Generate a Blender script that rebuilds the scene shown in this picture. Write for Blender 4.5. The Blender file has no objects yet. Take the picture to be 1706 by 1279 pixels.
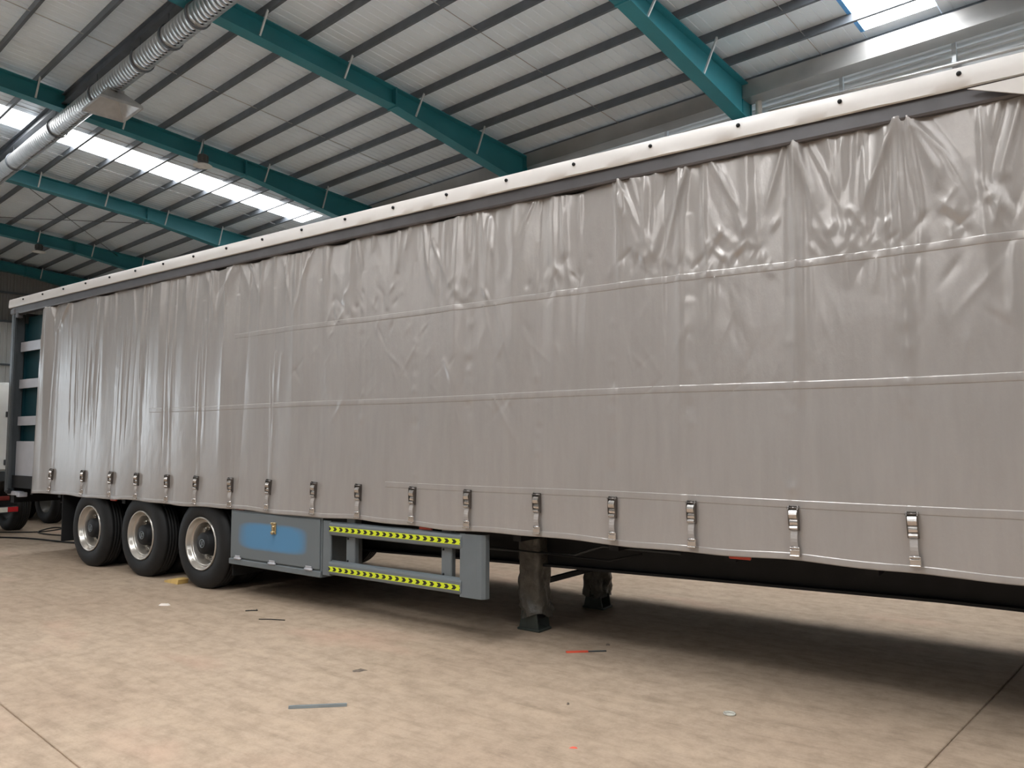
import bpy, math, random
import numpy as np
from mathutils import Vector, Matrix

# ------------------------------------------------------------------ reset, camera, light
sc = bpy.context.scene
COL = sc.collection
R = math.radians
PI = math.pi
FPX, PITCH, FWD, CAMH = 1300.0, 4.0, 180 - 53.7, 1.70
cam_d = bpy.data.cameras.new('camera')
cam_d.sensor_fit = 'HORIZONTAL'
cam_d.sensor_width = 36.0
cam_d.lens = 36.0 * FPX / 1706.0
cam_d.clip_start = 0.05
cam_d.clip_end = 400
cam = bpy.data.objects.new('camera', cam_d)
COL.objects.link(cam)
cam.location = (0, 0, CAMH)
cam.rotation_euler = (R(90 + PITCH), 0, R(FWD - 90))
sc.camera = cam

wd = bpy.data.worlds.new('overcast_sky')
sc.world = wd
wd.use_nodes = True
bg = wd.node_tree.nodes['Background']
bg.inputs['Color'].default_value = (0.80, 0.91, 1.0, 1)
bg.inputs['Strength'].default_value = 2.3
SKYLIGHT = 13.8
RIDGE = 6.0

vs = sc.view_settings
vs.view_transform = 'Standard'
vs.look = 'None'
vs.gamma = 1.0
vs.use_curve_mapping = False
vs.exposure = 1.1

TB = R(-6.6)          # the hall stands turned by this angle against the trailer
random.seed(7)
np.random.seed(7)

# ------------------------------------------------------------------ materials
MATS = {}
def new_mat(name):
    m = bpy.data.materials.new(name)
    m.use_nodes = True
    nt = m.node_tree
    return m, nt, nt.nodes['Principled BSDF']
def node(nt, t, **kw):
    n = nt.nodes.new(t)
    for k, v in kw.items():
        setattr(n, k, v)
    return n
def mat(name, col, rough=0.5, metal=0.0, spec=0.5, var=0.12, scale=6.0, bump=0.0, bscale=40.0, coat=0.0):
    """plain procedural paint: colour with noise variation, optional fine bump"""
    if name in MATS:
        return MATS[name]
    m, nt, p = new_mat(name)
    tc = node(nt, 'ShaderNodeTexCoord')
    nz = node(nt, 'ShaderNodeTexNoise')
    nz.inputs['Scale'].default_value = scale
    nz.inputs['Detail'].default_value = 5
    nt.links.new(tc.outputs['Object'], nz.inputs['Vector'])
    rp = node(nt, 'ShaderNodeValToRGB')
    rp.color_ramp.elements[0].position = 0.3
    rp.color_ramp.elements[1].position = 0.7
    c = np.array(col)
    rp.color_ramp.elements[0].color = (*np.clip(c * (1 - var), 0, 1), 1)
    rp.color_ramp.elements[1].color = (*np.clip(c * (1 + var), 0, 1), 1)
    nt.links.new(nz.outputs['Fac'], rp.inputs['Fac'])
    nt.links.new(rp.outputs['Color'], p.inputs['Base Color'])
    p.inputs['Roughness'].default_value = rough
    p.inputs['Metallic'].default_value = metal
    p.inputs['Specular IOR Level'].default_value = spec
    p.inputs['Coat Weight'].default_value = coat
    if bump:
        n2 = node(nt, 'ShaderNodeTexNoise')
        n2.inputs['Scale'].default_value = bscale
        n2.inputs['Detail'].default_value = 4
        nt.links.new(tc.outputs['Object'], n2.inputs['Vector'])
        b = node(nt, 'ShaderNodeBump')
        b.inputs['Strength'].default_value = bump
        b.inputs['Distance'].default_value = 0.02
        nt.links.new(n2.outputs['Fac'], b.inputs['Height'])
        nt.links.new(b.outputs['Normal'], p.inputs['Normal'])
    MATS[name] = m
    return m
def emit_mat(name, col, strength):
    if name in MATS:
        return MATS[name]
    m, nt, p = new_mat(name)
    nt.nodes.remove(p)
    e = node(nt, 'ShaderNodeEmission')
    e.inputs['Color'].default_value = (*col, 1)
    e.inputs['Strength'].default_value = strength
    nt.links.new(e.outputs['Emission'], nt.nodes['Material Output'].inputs['Surface'])
    MATS[name] = m
    return m

def floor_material():
    m, nt, p = new_mat('dusty_concrete')
    L = nt.links.new
    tc = node(nt, 'ShaderNodeTexCoord')
    def noise(scale, detail, rough=0.6, vec=None, dist=0.0):
        n = node(nt, 'ShaderNodeTexNoise')
        n.inputs['Scale'].default_value = scale
        n.inputs['Detail'].default_value = detail
        n.inputs['Roughness'].default_value = rough
        n.inputs['Distortion'].default_value = dist
        L(vec or tc.outputs['Generated'], n.inputs['Vector'])
        return n.outputs['Fac']
    geo = node(nt, 'ShaderNodeNewGeometry')
    def mapped(scale, rot=0):
        mp = node(nt, 'ShaderNodeMapping')
        mp.inputs['Scale'].default_value = scale
        mp.inputs['Rotation'].default_value = (0, 0, rot)
        L(geo.outputs['Position'], mp.inputs['Vector'])
        return mp.outputs['Vector']
    def ramp(fac, stops):
        r = node(nt, 'ShaderNodeValToRGB')
        els = r.color_ramp.elements
        while len(els) < len(stops):
            els.new(0.5)
        for e, (q, c) in zip(els, stops):
            e.position = q
            e.color = (*c, 1)
        L(fac, r.inputs['Fac'])
        return r.outputs['Color']
    def mix(a, b, fac, mode='MIX'):
        x = node(nt, 'ShaderNodeMixRGB', blend_type=mode)
        if isinstance(fac, float):
            x.inputs['Fac'].default_value = fac
        else:
            L(fac, x.inputs['Fac'])
        L(a, x.inputs['Color1'])
        L(b, x.inputs['Color2'])
        return x.outputs['Color']
    P1 = mapped((1, 1, 1))
    big = noise(0.45, 5, 0.55, P1)
    base = ramp(big, [(0.30, (0.365, 0.272, 0.200)), (0.5, (0.402, 0.307, 0.227)), (0.72, (0.432, 0.335, 0.252))])
    # long scuffs, drawn along the traffic direction
    st = noise(1.0, 7, 0.72, mapped((1.6, 9.0, 1), R(24)), 0.6)
    scuff = ramp(st, [(0.36, (0.70, 0.68, 0.66)), (0.50, (1, 1, 1)), (0.62, (1.10, 1.09, 1.07))])
    c = mix(base, scuff, 0.46, 'MULTIPLY')
    st2 = noise(1.0, 6, 0.7, mapped((2.0, 14.0, 1), R(-38)), 0.8)
    scuff2 = ramp(st2, [(0.33, (0.74, 0.72, 0.70)), (0.45, (1, 1, 1)), (0.7, (1.05, 1.05, 1.04))])
    c = mix(c, scuff2, 0.34, 'MULTIPLY')
    mot = noise(7.0, 8, 0.7, P1)
    mott = ramp(mot, [(0.35, (0.80, 0.79, 0.78)), (0.55, (1, 1, 1)), (0.75, (1.07, 1.07, 1.06))])
    c = mix(c, mott, 1.0, 'MULTIPLY')
    grn = noise(60.0, 4, 0.7, P1)
    gr = ramp(grn, [(0.3, (0.86, 0.86, 0.85)), (0.6, (1.03, 1.03, 1.03))])
    c = mix(c, gr, 0.6, 'MULTIPLY')
    # reddish patches of primer overspray
    red = noise(0.6, 3, 0.5, mapped((1, 1.6, 1), 0.3))
    rm = ramp(red, [(0.58, (0, 0, 0)), (0.72, (0.45, 0.45, 0.45))])
    rc = node(nt, 'ShaderNodeRGB')
    rc.outputs[0].default_value = (0.50, 0.315, 0.235, 1)
    c = mix(c, rc.outputs[0], rm)
    # oily dark spots
    vo = node(nt, 'ShaderNodeTexVoronoi')
    vo.inputs['Scale'].default_value = 0.55
    L(noise_vec(nt, P1), vo.inputs['Vector'])
    sp = ramp(vo.outputs['Distance'], [(0.02, (0.45, 0.43, 0.41)), (0.09, (1, 1, 1))])
    c = mix(c, sp, 0.55, 'MULTIPLY')
    L(c, p.inputs['Base Color'])
    p.inputs['Roughness'].default_value = 0.72
    p.inputs['Specular IOR Level'].default_value = 0.3
    b = node(nt, 'ShaderNodeBump')
    b.inputs['Strength'].default_value = 0.25
    b.inputs['Distance'].default_value = 0.02
    L(mot, b.inputs['Height'])
    L(b.outputs['Normal'], p.inputs['Normal'])
    return m
def noise_vec(nt, vec):
    n = node(nt, 'ShaderNodeTexNoise')
    n.inputs['Scale'].default_value = 3.0
    nt.links.new(vec, n.inputs['Vector'])
    a = node(nt, 'ShaderNodeMixRGB', blend_type='ADD')
    a.inputs['Fac'].default_value = 0.35
    nt.links.new(vec, a.inputs['Color1'])
    nt.links.new(n.outputs['Color'], a.inputs['Color2'])
    return a.outputs['Color']

def curtain_material():
    m, nt, p = new_mat('silver_grey_pvc')
    L = nt.links.new
    geo = node(nt, 'ShaderNodeNewGeometry')
    def nz(scale, det, sx=1, sy=1, sz=1, rough=0.6):
        mp = node(nt, 'ShaderNodeMapping')
        mp.inputs['Scale'].default_value = (sx, sy, sz)
        L(geo.outputs['Position'], mp.inputs['Vector'])
        n = node(nt, 'ShaderNodeTexNoise')
        n.inputs['Scale'].default_value = scale
        n.inputs['Detail'].default_value = det
        n.inputs['Roughness'].default_value = rough
        L(mp.outputs['Vector'], n.inputs['Vector'])
        return n.outputs['Fac']
    r = node(nt, 'ShaderNodeValToRGB')
    r.color_ramp.elements[0].position = 0.3
    r.color_ramp.elements[0].color = (0.34, 0.316, 0.300, 1)
    r.color_ramp.elements[1].position = 0.7
    r.color_ramp.elements[1].color = (0.375, 0.349, 0.332, 1)
    L(nz(3.0, 4, 4, 4, 0.6), r.inputs['Fac'])
    L(r.outputs['Color'], p.inputs['Base Color'])
    p.inputs['Metallic'].default_value = 0.25
    p.inputs['Roughness'].default_value = 0.30
    p.inputs['Specular IOR Level'].default_value = 0.6
    b = node(nt, 'ShaderNodeBump')
    b.inputs['Strength'].default_value = 0.22
    b.inputs['Distance'].default_value = 0.02
    L(nz(5.0, 5, 1.6, 1.6, 0.7), b.inputs['Height'])
    L(b.outputs['Normal'], p.inputs['Normal'])
    return m

def chevron_material():
    """yellow reflective tape with black chevrons pointing along +X"""
    m, nt, p = new_mat('yellow_chevron_tape')
    L = nt.links.new
    tc = node(nt, 'ShaderNodeTexCoord')
    sx = node(nt, 'ShaderNodeSeparateXYZ')
    L(tc.outputs['Object'], sx.inputs['Vector'])
    def mth(op, a, b=None):
        n = node(nt, 'ShaderNodeMath', operation=op)
        for i, q in enumerate((a, b)):
            if q is None:
                continue
            if isinstance(q, (int, float)):
                n.inputs[i].default_value = q
            else:
                L(q, n.inputs[i])
        return n.outputs[0]
    az = mth('ABSOLUTE', sx.outputs['Z'])
    t = mth('ADD', sx.outputs['X'], mth('MULTIPLY', az, 1.1))
    t = mth('FRACT', mth('ADD', mth('DIVIDE', t, 0.0835), 100.0))
    blk = mth('MULTIPLY', mth('LESS_THAN', t, 0.46), mth('LESS_THAN', az, 0.0185))
    mx = node(nt, 'ShaderNodeMixRGB')
    L(blk, mx.inputs['Fac'])
    mx.inputs['Color1'].default_value = (0.62, 0.72, 0.02, 1)
    mx.inputs['Color2'].default_value = (0.012, 0.012, 0.012, 1)
    L(mx.outputs['Color'], p.inputs['Base Color'])
    p.inputs['Roughness'].default_value = 0.35
    return m
def box_door_material():
    """grey paint with the soft-edged blue patch on the tool box door"""
    m, nt, p = new_mat('grey_paint_blue_patch')
    L = nt.links.new
    tc = node(nt, 'ShaderNodeTexCoord')
    mp = node(nt, 'ShaderNodeMapping')
    mp.inputs['Location'].default_value = (0.03, 0, -0.02)
    mp.inputs['Scale'].default_value = (1.0, 0.0, 2.35)
    L(tc.outputs['Object'], mp.inputs['Vector'])
    nz = node(nt, 'ShaderNodeTexNoise')
    nz.inputs['Scale'].default_value = 5.0
    L(tc.outputs['Object'], nz.inputs['Vector'])
    sx = node(nt, 'ShaderNodeSeparateXYZ')
    L(mp.outputs['Vector'], sx.inputs['Vector'])
    def mth(op, a, b):
        n = node(nt, 'ShaderNodeMath', operation=op)
        for i, q in enumerate((a, b)):
            if isinstance(q, (int, float)):
                n.inputs[i].default_value = q
            else:
                L(q, n.inputs[i])
        return n.outputs[0]
    x4 = mth('POWER', mth('ABSOLUTE', mth('DIVIDE', sx.outputs['X'], 0.60), 0), 5.0)
    z4 = mth('POWER', mth('ABSOLUTE', mth('DIVIDE', sx.outputs['Z'], 0.36), 0), 5.0)
    d = mth('ADD', mth('ADD', x4, z4), mth('MULTIPLY', nz.outputs['Fac'], 0.3))
    r = node(nt, 'ShaderNodeValToRGB')
    e = r.color_ramp.elements
    e[0].position = 0.35
    e[0].color = (0.075, 0.215, 0.38, 1)
    e[1].position = 1.0
    e[1].color = (0.128, 0.146, 0.156, 1)
    L(d, r.inputs['Fac'])
    L(r.outputs['Color'], p.inputs['Base Color'])
    p.inputs['Roughness'].default_value = 0.42
    return m

M_floor = floor_material()
M_curtain = curtain_material()
M_chev = chevron_material()
M_boxdoor = box_door_material()
M_teal = mat('teal_steel_paint', (0.030, 0.215, 0.255), 0.42, var=0.10, scale=1.2)
M_purlin = mat('galvanised_purlin', (0.135, 0.150, 0.172), 0.45, 0.3, var=0.15, scale=2.0)
M_galv = mat('galvanised_sheet', (0.48, 0.47, 0.455), 0.42, 0.7, var=0.12, scale=1.2, bump=0.05, bscale=3)
M_duct = mat('spiral_duct_steel', (0.66, 0.67, 0.68), 0.36, 0.6, var=0.12, scale=5)
M_hood = mat('dull_sheet_metal', (0.55, 0.55, 0.55), 0.45, 0.3, var=0.1)
M_roof = mat('white_roof_sheet', (0.82, 0.90, 0.965), 0.32, 0.0, var=0.05, scale=0.6, bump=0.04, bscale=4)
M_wall = mat('grey_wall_sheet', (0.30, 0.29, 0.28), 0.5, 0.2, var=0.07, scale=0.5)
M_walllt = mat('pale_wall_sheet', (0.72, 0.73, 0.73), 0.5, 0.1, var=0.07, scale=0.5)
M_walldk = mat('dark_wall_sheet', (0.13, 0.14, 0.14), 0.5, 0.1, var=0.07, scale=0.5)
M_brace = mat('pale_steel_brace', (0.55, 0.57, 0.58), 0.4, 0.3)
M_sky = emit_mat('daylit_skylight', (0.97, 0.985, 1.0), SKYLIGHT)
M_skydim = emit_mat('daylit_skylight_dim', (0.98, 0.985, 0.98), SKYLIGHT * 0.5)  # same skylight sheet at lower glow, to keep the left floor dim
M_ridge = emit_mat('added_ridge_glow', (0.97, 0.985, 1.0), RIDGE)
M_bluefilm = mat('blue_protective_film', (0.10, 0.36, 0.75), 0.35)
M_white = mat('white_pvc', (0.655, 0.628, 0.605), 0.34, var=0.04, scale=2.5, bump=0.10, bscale=7)
M_whitepaint = mat('white_truck_paint', (0.78, 0.78, 0.76), 0.35, var=0.03)
M_pipe = mat('white_plastic_pipe', (0.68, 0.67, 0.64), 0.4, var=0.05)
M_rail = mat('dark_anodised_rail', (0.105, 0.100, 0.105), 0.42, 0.3, var=0.1)
M_black = mat('black_steel', (0.012, 0.0125, 0.014), 0.55, spec=0.25, var=0.2)
M_rubber = mat('black_rubber', (0.012, 0.012, 0.0125), 0.6, spec=0.3, var=0.15, bump=0.1, bscale=30)
M_grey = mat('grey_steel_paint', (0.128, 0.146, 0.156), 0.42, var=0.06)
M_greydk = mat('dark_grey_paint', (0.046, 0.052, 0.057), 0.42, var=0.1)
M_rim = mat('silver_rim_paint', (0.52, 0.49, 0.45), 0.28, 0.75, var=0.08)
M_disc = mat('wheel_disc_shaded', (0.12, 0.115, 0.105), 0.4, 0.4, var=0.15)  # dull disc colour, darkened for the shade deep in the rim
M_chrome = mat('bright_buckle_steel', (0.55, 0.52, 0.50), 0.25, 0.9, var=0.1)
M_buckle = mat('dark_buckle_steel', (0.16, 0.145, 0.135), 0.3, 0.85, var=0.15)
M_web = mat('grey_webbing', (0.36, 0.335, 0.32), 0.7, var=0.1, bump=0.2, bscale=250)
M_red = mat('red_marker_plastic', (0.55, 0.06, 0.03), 0.3)
M_reddull = mat('dull_red_lamp_glass', (0.16, 0.018, 0.014), 0.4)
M_slat = mat('aluminium_slat', (0.42, 0.42, 0.45), 0.45, 0.3, var=0.05)
M_tealpanel = mat('dark_teal_panel', (0.005, 0.040, 0.052), 0.4, var=0.12, scale=2)
M_wrap = mat('dusty_plastic_wrap', (0.095, 0.088, 0.076), 0.36, var=0.3, scale=14, bump=0.6, bscale=26)
M_footpaint = mat('dark_green_grey_paint', (0.035, 0.042, 0.036), 0.5, var=0.25, scale=12)
M_wood = mat('yellow_timber', (0.62, 0.42, 0.14), 0.6, var=0.15, scale=12)
M_orange = mat('red_painted_strip', (0.75, 0.10, 0.05), 0.45)
M_steelrod = mat('blue_grey_steel', (0.32, 0.38, 0.42), 0.35, 0.6)
M_clear = mat('cloudy_plastic', (0.52, 0.50, 0.44), 0.2, var=0.2, scale=60)
M_brass = mat('brass_latch', (0.50, 0.40, 0.24), 0.3, 0.9, var=0.2, scale=40)
M_tapew = mat('white_reflective_tape', (0.72, 0.70, 0.62), 0.4)
M_taper = mat('red_reflective_tape', (0.50, 0.015, 0.02), 0.4)
M_lamp = mat('lamp_housing_grey', (0.12, 0.12, 0.12), 0.4)
M_lampdish = mat('lamp_reflector_white', (0.85, 0.84, 0.81), 0.3)
M_dirt = mat('dark_scrap', (0.13, 0.10, 0.078), 0.85, var=0.3, scale=30)
M_paper = mat('pale_paper_scrap', (0.66, 0.60, 0.54), 0.7)

# ------------------------------------------------------------------ mesh helpers
class MB:
    def __init__(s):
        s.v, s.f, s.sm = [], [], []
    def add(s, verts, faces, smooth=False):
        o = len(s.v)
        s.v += [tuple(map(float, q)) for q in verts]
        s.f += [tuple(o + i for i in q) for q in faces]
        s.sm += [smooth] * len(faces)
        return s
    def box(s, x0, x1, y0, y1, z0, z1):
        v = [(x, y, z) for z in (z0, z1) for y in (y0, y1) for x in (x0, x1)]
        return s.add(v, [(0, 2, 3, 1), (4, 5, 7, 6), (0, 1, 5, 4), (2, 6, 7, 3), (0, 4, 6, 2), (1, 3, 7, 5)])
    def cbox(s, x0, x1, y0, y1, z0, z1, c):
        """box with chamfered edges"""
        xs, ys, zs = (x0, x1), (y0, y1), (z0, z1)
        import bmesh
        bm = bmesh.new()
        bmesh.ops.create_cube(bm, size=1)
        for q in bm.verts:
            q.co = Vector((xs[q.co.x > 0], ys[q.co.y > 0], zs[q.co.z > 0]))
        bmesh.ops.bevel(bm, geom=bm.edges[:], offset=c, segments=1, affect='EDGES')
        bm.verts.index_update()
        s.add([q.co[:] for q in bm.verts], [[q.index for q in f.verts] for f in bm.faces])
        bm.free()
        return s
    def bar(s, a, b, w, h, up=(0, 0, 1)):
        """rectangular bar from a to b"""
        a, b = Vector(a), Vector(b)
        d = (b - a).normalized()
        u = Vector(up)
        sd = d.cross(u)
        if sd.length < 1e-5:
            sd = d.cross(Vector((1, 0, 0)))
        sd.normalize()
        u = sd.cross(d).normalized()
        v = [p + sd * (i * w / 2) + u * (j * h / 2) for p in (a, b) for i, j in ((-1, -1), (1, -1), (1, 1), (-1, 1))]
        return s.add([q[:] for q in v], [(3, 2, 1, 0), (4, 5, 6, 7), (0, 1, 5, 4), (1, 2, 6, 5), (2, 3, 7, 6), (3, 0, 4, 7)])
    def tube(s, pts, r, n=10, cap=True, smooth=True):
        """tube along a polyline; r a number or one per point"""
        P = [Vector(q) for q in pts]
        rr = r if hasattr(r, '__len__') else [r] * len(P)
        V, Fc = [], []
        ref = None
        for i, p in enumerate(P):
            d = (P[min(i + 1, len(P) - 1)] - P[max(i - 1, 0)]).normalized()
            if ref is None:
                ref = Vector((0, 0, 1)) if abs(d.z) < 0.9 else Vector((1, 0, 0))
            e1 = d.cross(ref).normalized()
            e2 = e1.cross(d).normalized()
            for k in range(n):
                t = 2 * PI * k / n
                V.append((p + (e1 * math.cos(t) + e2 * math.sin(t)) * rr[i])[:])
        for i in range(len(P) - 1):
            for k in range(n):
                a, b = i * n + k, i * n + (k + 1) % n
                Fc.append((a, b, b + n, a + n))
        if cap:
            Fc.append(tuple(range(n))[::-1])
            Fc.append(tuple(range((len(P) - 1) * n, len(P) * n)))
        return s.add(V, Fc, smooth)
    def lathe(s, prof, c, axis='y', n=32, smooth=True):
        """prof: (radius, along) pairs turned about an axis through c"""
        V, Fc = [], []
        for r, h in prof:
            for k in range(n):
                t = 2 * PI * k / n
                a, b = r * math.cos(t), r * math.sin(t)
                q = {'y': (a, h, b), 'z': (a, b, h), 'x': (h, a, b)}[axis]
                V.append((c[0] + q[0], c[1] + q[1], c[2] + q[2]))
        for i in range(len(prof) - 1):
            for k in range(n):
                a, b = i * n + k, i * n + (k + 1) % n
                Fc.append((a, b, b + n, a + n))
        return s.add(V, Fc, smooth)
    def prism(s, poly, y0, y1, plane='xz'):
        """polygon in the xz (or xy / yz) plane, extruded along the remaining axis"""
        n = len(poly)
        def P(a, b, h):
            return {'xz': (a, h, b), 'xy': (a, b, h), 'yz': (h, a, b)}[plane]
        V = [P(a, b, y0) for a, b in poly] + [P(a, b, y1) for a, b in poly]
        Fc = [tuple(range(n)), tuple(range(n, 2 * n))[::-1]]
        Fc += [(i, i + n, (i + 1) % n + n, (i + 1) % n) for i in range(n)]
        return s.add(V, Fc)

ORG = {}
def obj(name, mb, material, parent=None, ang=0.0, fix=True, origin=None):
    """ONE mesh object. Vertices come in the frame of the thing (world turned by ang); the origin goes to the piece itself."""
    V = np.array(mb.v, float)
    lo, hi = V.min(0), V.max(0)
    base = np.array(origin) if origin is not None else (lo + hi) / 2
    if parent is None and origin is None:
        base[2] = lo[2]
    me = bpy.data.meshes.new(name)
    me.from_pydata((V - base).tolist(), [], mb.f)
    me.polygons.foreach_set('use_smooth', mb.sm)
    if fix:
        import bmesh
        bm = bmesh.new()
        bm.from_mesh(me)
        bmesh.ops.recalc_face_normals(bm, faces=bm.faces[:])
        bm.to_mesh(me)
        bm.free()
    for q in (material if isinstance(material, (list, tuple)) else [material]):
        me.materials.append(q)
    o = bpy.data.objects.new(name, me)
    COL.objects.link(o)
    place(o, base, parent, ang)
    return o
def place(o, base, parent, ang):
    base = np.array(base, float)
    if parent is None:
        c, s_ = math.cos(ang), math.sin(ang)
        o.location = (base[0] * c - base[1] * s_, base[0] * s_ + base[1] * c, base[2])
        o.rotation_euler = (0, 0, ang)
    else:
        o.parent = parent
        o.location = tuple(base - ORG[parent.name])
    ORG[o.name] = base
def thing(name, base, label, cat, group=None, ang=0.0):
    o = bpy.data.objects.new(name, None)
    o.empty_display_size = 0.2
    COL.objects.link(o)
    place(o, base, None, ang)
    return tag(o, label, cat, group)
def tag(o, label, cat, group=None):
    o['label'] = label
    o['category'] = cat
    if group:
        o['group'] = group
    return o
def struct(o):
    o['kind'] = 'structure'
    return o
def dup(o, delta, parent=None, rotz=None):
    """copy of an object and of its children, moved by delta in the frame of its thing"""
    c = o.copy()
    COL.objects.link(c)
    if parent is not None:
        c.parent = parent
    c.location = Vector(o.location) + Vector(delta)
    if rotz is not None:
        c.rotation_euler = (0, 0, rotz)
    ORG[c.name] = ORG[o.name] + np.array(delta)
    for ch in list(o.children):
        k = ch.copy()
        COL.objects.link(k)
        k.parent = c
    return c

# ------------------------------------------------------------------ the hall (building frame, angle TB)
SLOPE, YE, ZE = 0.0885, 15.0, 9.10           # rafter top: ZE at y = YE, rising towards the ridge
YR = -4.5                                    # ridge
YN = 2 * YR - YE                             # near eave, behind the camera
XL, XR = -40.4, 24.5                         # end walls
def zr(y):
    return ZE + SLOPE * (YE - (y if y >= YR else 2 * YR - y))
FR = [-40.0, -33.6, -26.75, -20.15, -13.5, -7.3, -0.8, 5.7, 12.2, 18.7]

# floor: a base with concrete slabs laid on it, open joints between them
fl = struct(obj('floor', MB().box(XL - 1, XR + 8, YN - 18, 16.2, -0.30, -0.012), M_floor, None, TB))
JX = [XL - 1, -27.3, -14.3, -1.27, 11.7, XR + 8]
JY = [YN - 18, -24.0, -11.2, 1.53, 14.2, 16.2]
g = 0.007
for i in range(len(JX) - 1):
    for j in range(len(JY) - 1):
        obj('concrete_slab', MB().cbox(JX[i] + g, JX[i + 1] - g, JY[j] + g, JY[j + 1] - g, -0.10, 0.0, 0.004), M_floor, fl)

# roof: ribbed sheets, skylight strips among them
ceil = bpy.data.objects.new('ceiling', None)
COL.objects.link(ceil)
place(ceil, (0, 0, 9.5), None, TB)
struct(ceil)
MOD, X0S = 1.27, -3.52
def sheet_mesh(y0, y1):
    """one sheet MOD wide: flat pans with raised ribs, closed on top"""
    prof = []
    nr = 6
    for k in range(nr):
        a = MOD * k / nr
        p = MOD / nr
        prof += [(a, 0), (a + p * 0.80, 0), (a + p * 0.84, 0.012), (a + p * 0.96, 0.012)]
    prof.append((MOD - 0.012, 0))
    mb = MB()
    n = len(prof)
    V = []
    for y in (y0, y1):
        V += [(x - MOD, y, zr(y) + 0.175 + z) for x, z in prof]
        V += [(x - MOD, y, zr(y) + 0.245) for x, z in (prof[-1], prof[0])]
    m = n + 2
    mb.add(V, [(i, (i + 1) % m, (i + 1) % m + m, i + m) for i in range(m)] + [tuple(range(m))[::-1], tuple(range(m, 2 * m))])
    return mb
sA = sB = None
k0 = int(math.floor((X0S - XR) / MOD))
k1 = int(math.ceil((X0S - XL) / MOD))
for k in range(k0, k1 + 1):
    xr = X0S - k * MOD
    for far in (True, False):
        sky = k % 15 == 0
        ya, yb = (15.35, YR) if far else (YR, YN - 0.35)
        if sky:
            if far:
                ys = 14.78
                obj('roof_sheet', _m := MB().add([(xr - MOD, 14.78, zr(14.78) + .175), (xr - .012, 14.78, zr(14.78) + .175), (xr - .012, 15.35, zr(15.35) + .175), (xr - MOD, 15.35, zr(15.35) + .175),
                    (xr - MOD, 14.78, zr(14.78) + .245), (xr - .012, 14.78, zr(14.78) + .245), (xr - .012, 15.35, zr(15.35) + .245), (xr - MOD, 15.35, zr(15.35) + .245)],
                    [(0, 1, 2, 3), (4, 5, 6, 7), (0, 1, 5, 4), (1, 2, 6, 5), (2, 3, 7, 6), (3, 0, 4, 7)]), M_roof, ceil)
            else:
                ys = YN + 0.5  # near-slope strips, out of view, added for streaks on the curtain
            y2 = YR
            V = [(x, y, zr(y) + h) for h in (0.178, 0.20) for x, y in ((xr - MOD + .01, ys), (xr - .02, ys), (xr - .02, y2), (xr - MOD + .01, y2))]
            o = obj('skylight_panel', MB().add(V, [(3, 2, 1, 0), (4, 5, 6, 7), (0, 1, 5, 4), (1, 2, 6, 5), (2, 3, 7, 6), (3, 0, 4, 7)]), M_sky if k <= 0 and far else M_skydim, ceil)
            o['label'] = 'white daylit translucent roof strip'
            if far and k == 0:
                xs_ = xr - MOD + 0.012
                V = [(x, y, zr(y) + h) for h in (0.16, 0.176) for x, y in ((xs_ - .045, ys), (xs_ + .03, ys), (xs_ + .03, 8), (xs_ - .045, 8))]
                o = obj('film_strip', MB().add(V, [(3, 2, 1, 0), (4, 5, 6, 7), (0, 1, 5, 4), (1, 2, 6, 5), (2, 3, 7, 6), (3, 0, 4, 7)]), M_bluefilm, ceil)
                o['label'] = 'blue film edge left on the skylight'
            continue
        if far and sA is None:
            sA = obj('roof_sheet', sheet_mesh(ya, yb), M_roof, ceil)
            bA = (np.array(sA.location), xr)
            sA.location.x += xr
            ORG[sA.name] = ORG[sA.name] + np.array((xr, 0, 0))
        elif not far and sB is None:
            sB = obj('roof_sheet', sheet_mesh(ya, yb), M_roof, ceil)
            bB = xr
            sB.location.x += xr
        elif far:
            dup(sA, (xr - bA[1], 0, 0))
        else:
            ORG.setdefault(sB.name, np.zeros(3))
            dup(sB, (xr - bB, 0, 0))

# unseen glow panels added under the ridge for frontal light, one per bay
for x in FR[5:-1]:
    V = [(x + a, y, zr(y) + h) for h in (0.10, 0.125) for a, y in ((0.2, -3.0), (6.2, -3.0), (6.2, -4.4), (0.2, -4.4))]
    o = obj('ridge_glow_panel', MB().add(V, [(3, 2, 1, 0), (4, 5, 6, 7), (0, 1, 5, 4), (1, 2, 6, 5), (2, 3, 7, 6), (3, 0, 4, 7)]), M_ridge, ceil)
    o['label'] = 'added glowing panel under the ridge, out of view'

# purlins: lipped channels along the hall
def purlin_mesh(y):
    z = zr(y)
    a = math.atan(SLOPE) * (-1 if y >= YR else 1)
    sec = [(0, 0), (0.058, 0), (0.058, 0.018), (0.050, 0.018), (0.050, 0.008), (0.008, 0.008), (0.008, 0.165), (0.050, 0.165), (0.050, 0.155), (0.058, 0.155), (0.058, 0.173), (0, 0.173)]
    poly = [(y + p * math.cos(a) - q * math.sin(a), z + p * math.sin(a) + q * math.cos(a)) for p, q in sec]
    return MB().prism(poly, XL + 0.1, XR, 'yz')
PY = [15.05 - 0.97 * k for k in range(19)]
for y in PY:
    obj('purlin', purlin_mesh(y), M_purlin, ceil)
for k in range(13):
    obj('purlin', purlin_mesh(YR - 0.6 - 1.5 * k), M_purlin, ceil)
# sag rods beside the skylight
for x in (-24.45, -21.9, -5.6, -17.0, -10.4):
    obj('sag_rod', MB().tube([(x, y, zr(y) + 0.04) for y in (14.9, 9, 3, -3)], 0.009, 6), M_galv if x != -24.45 else M_brace, ceil)
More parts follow.
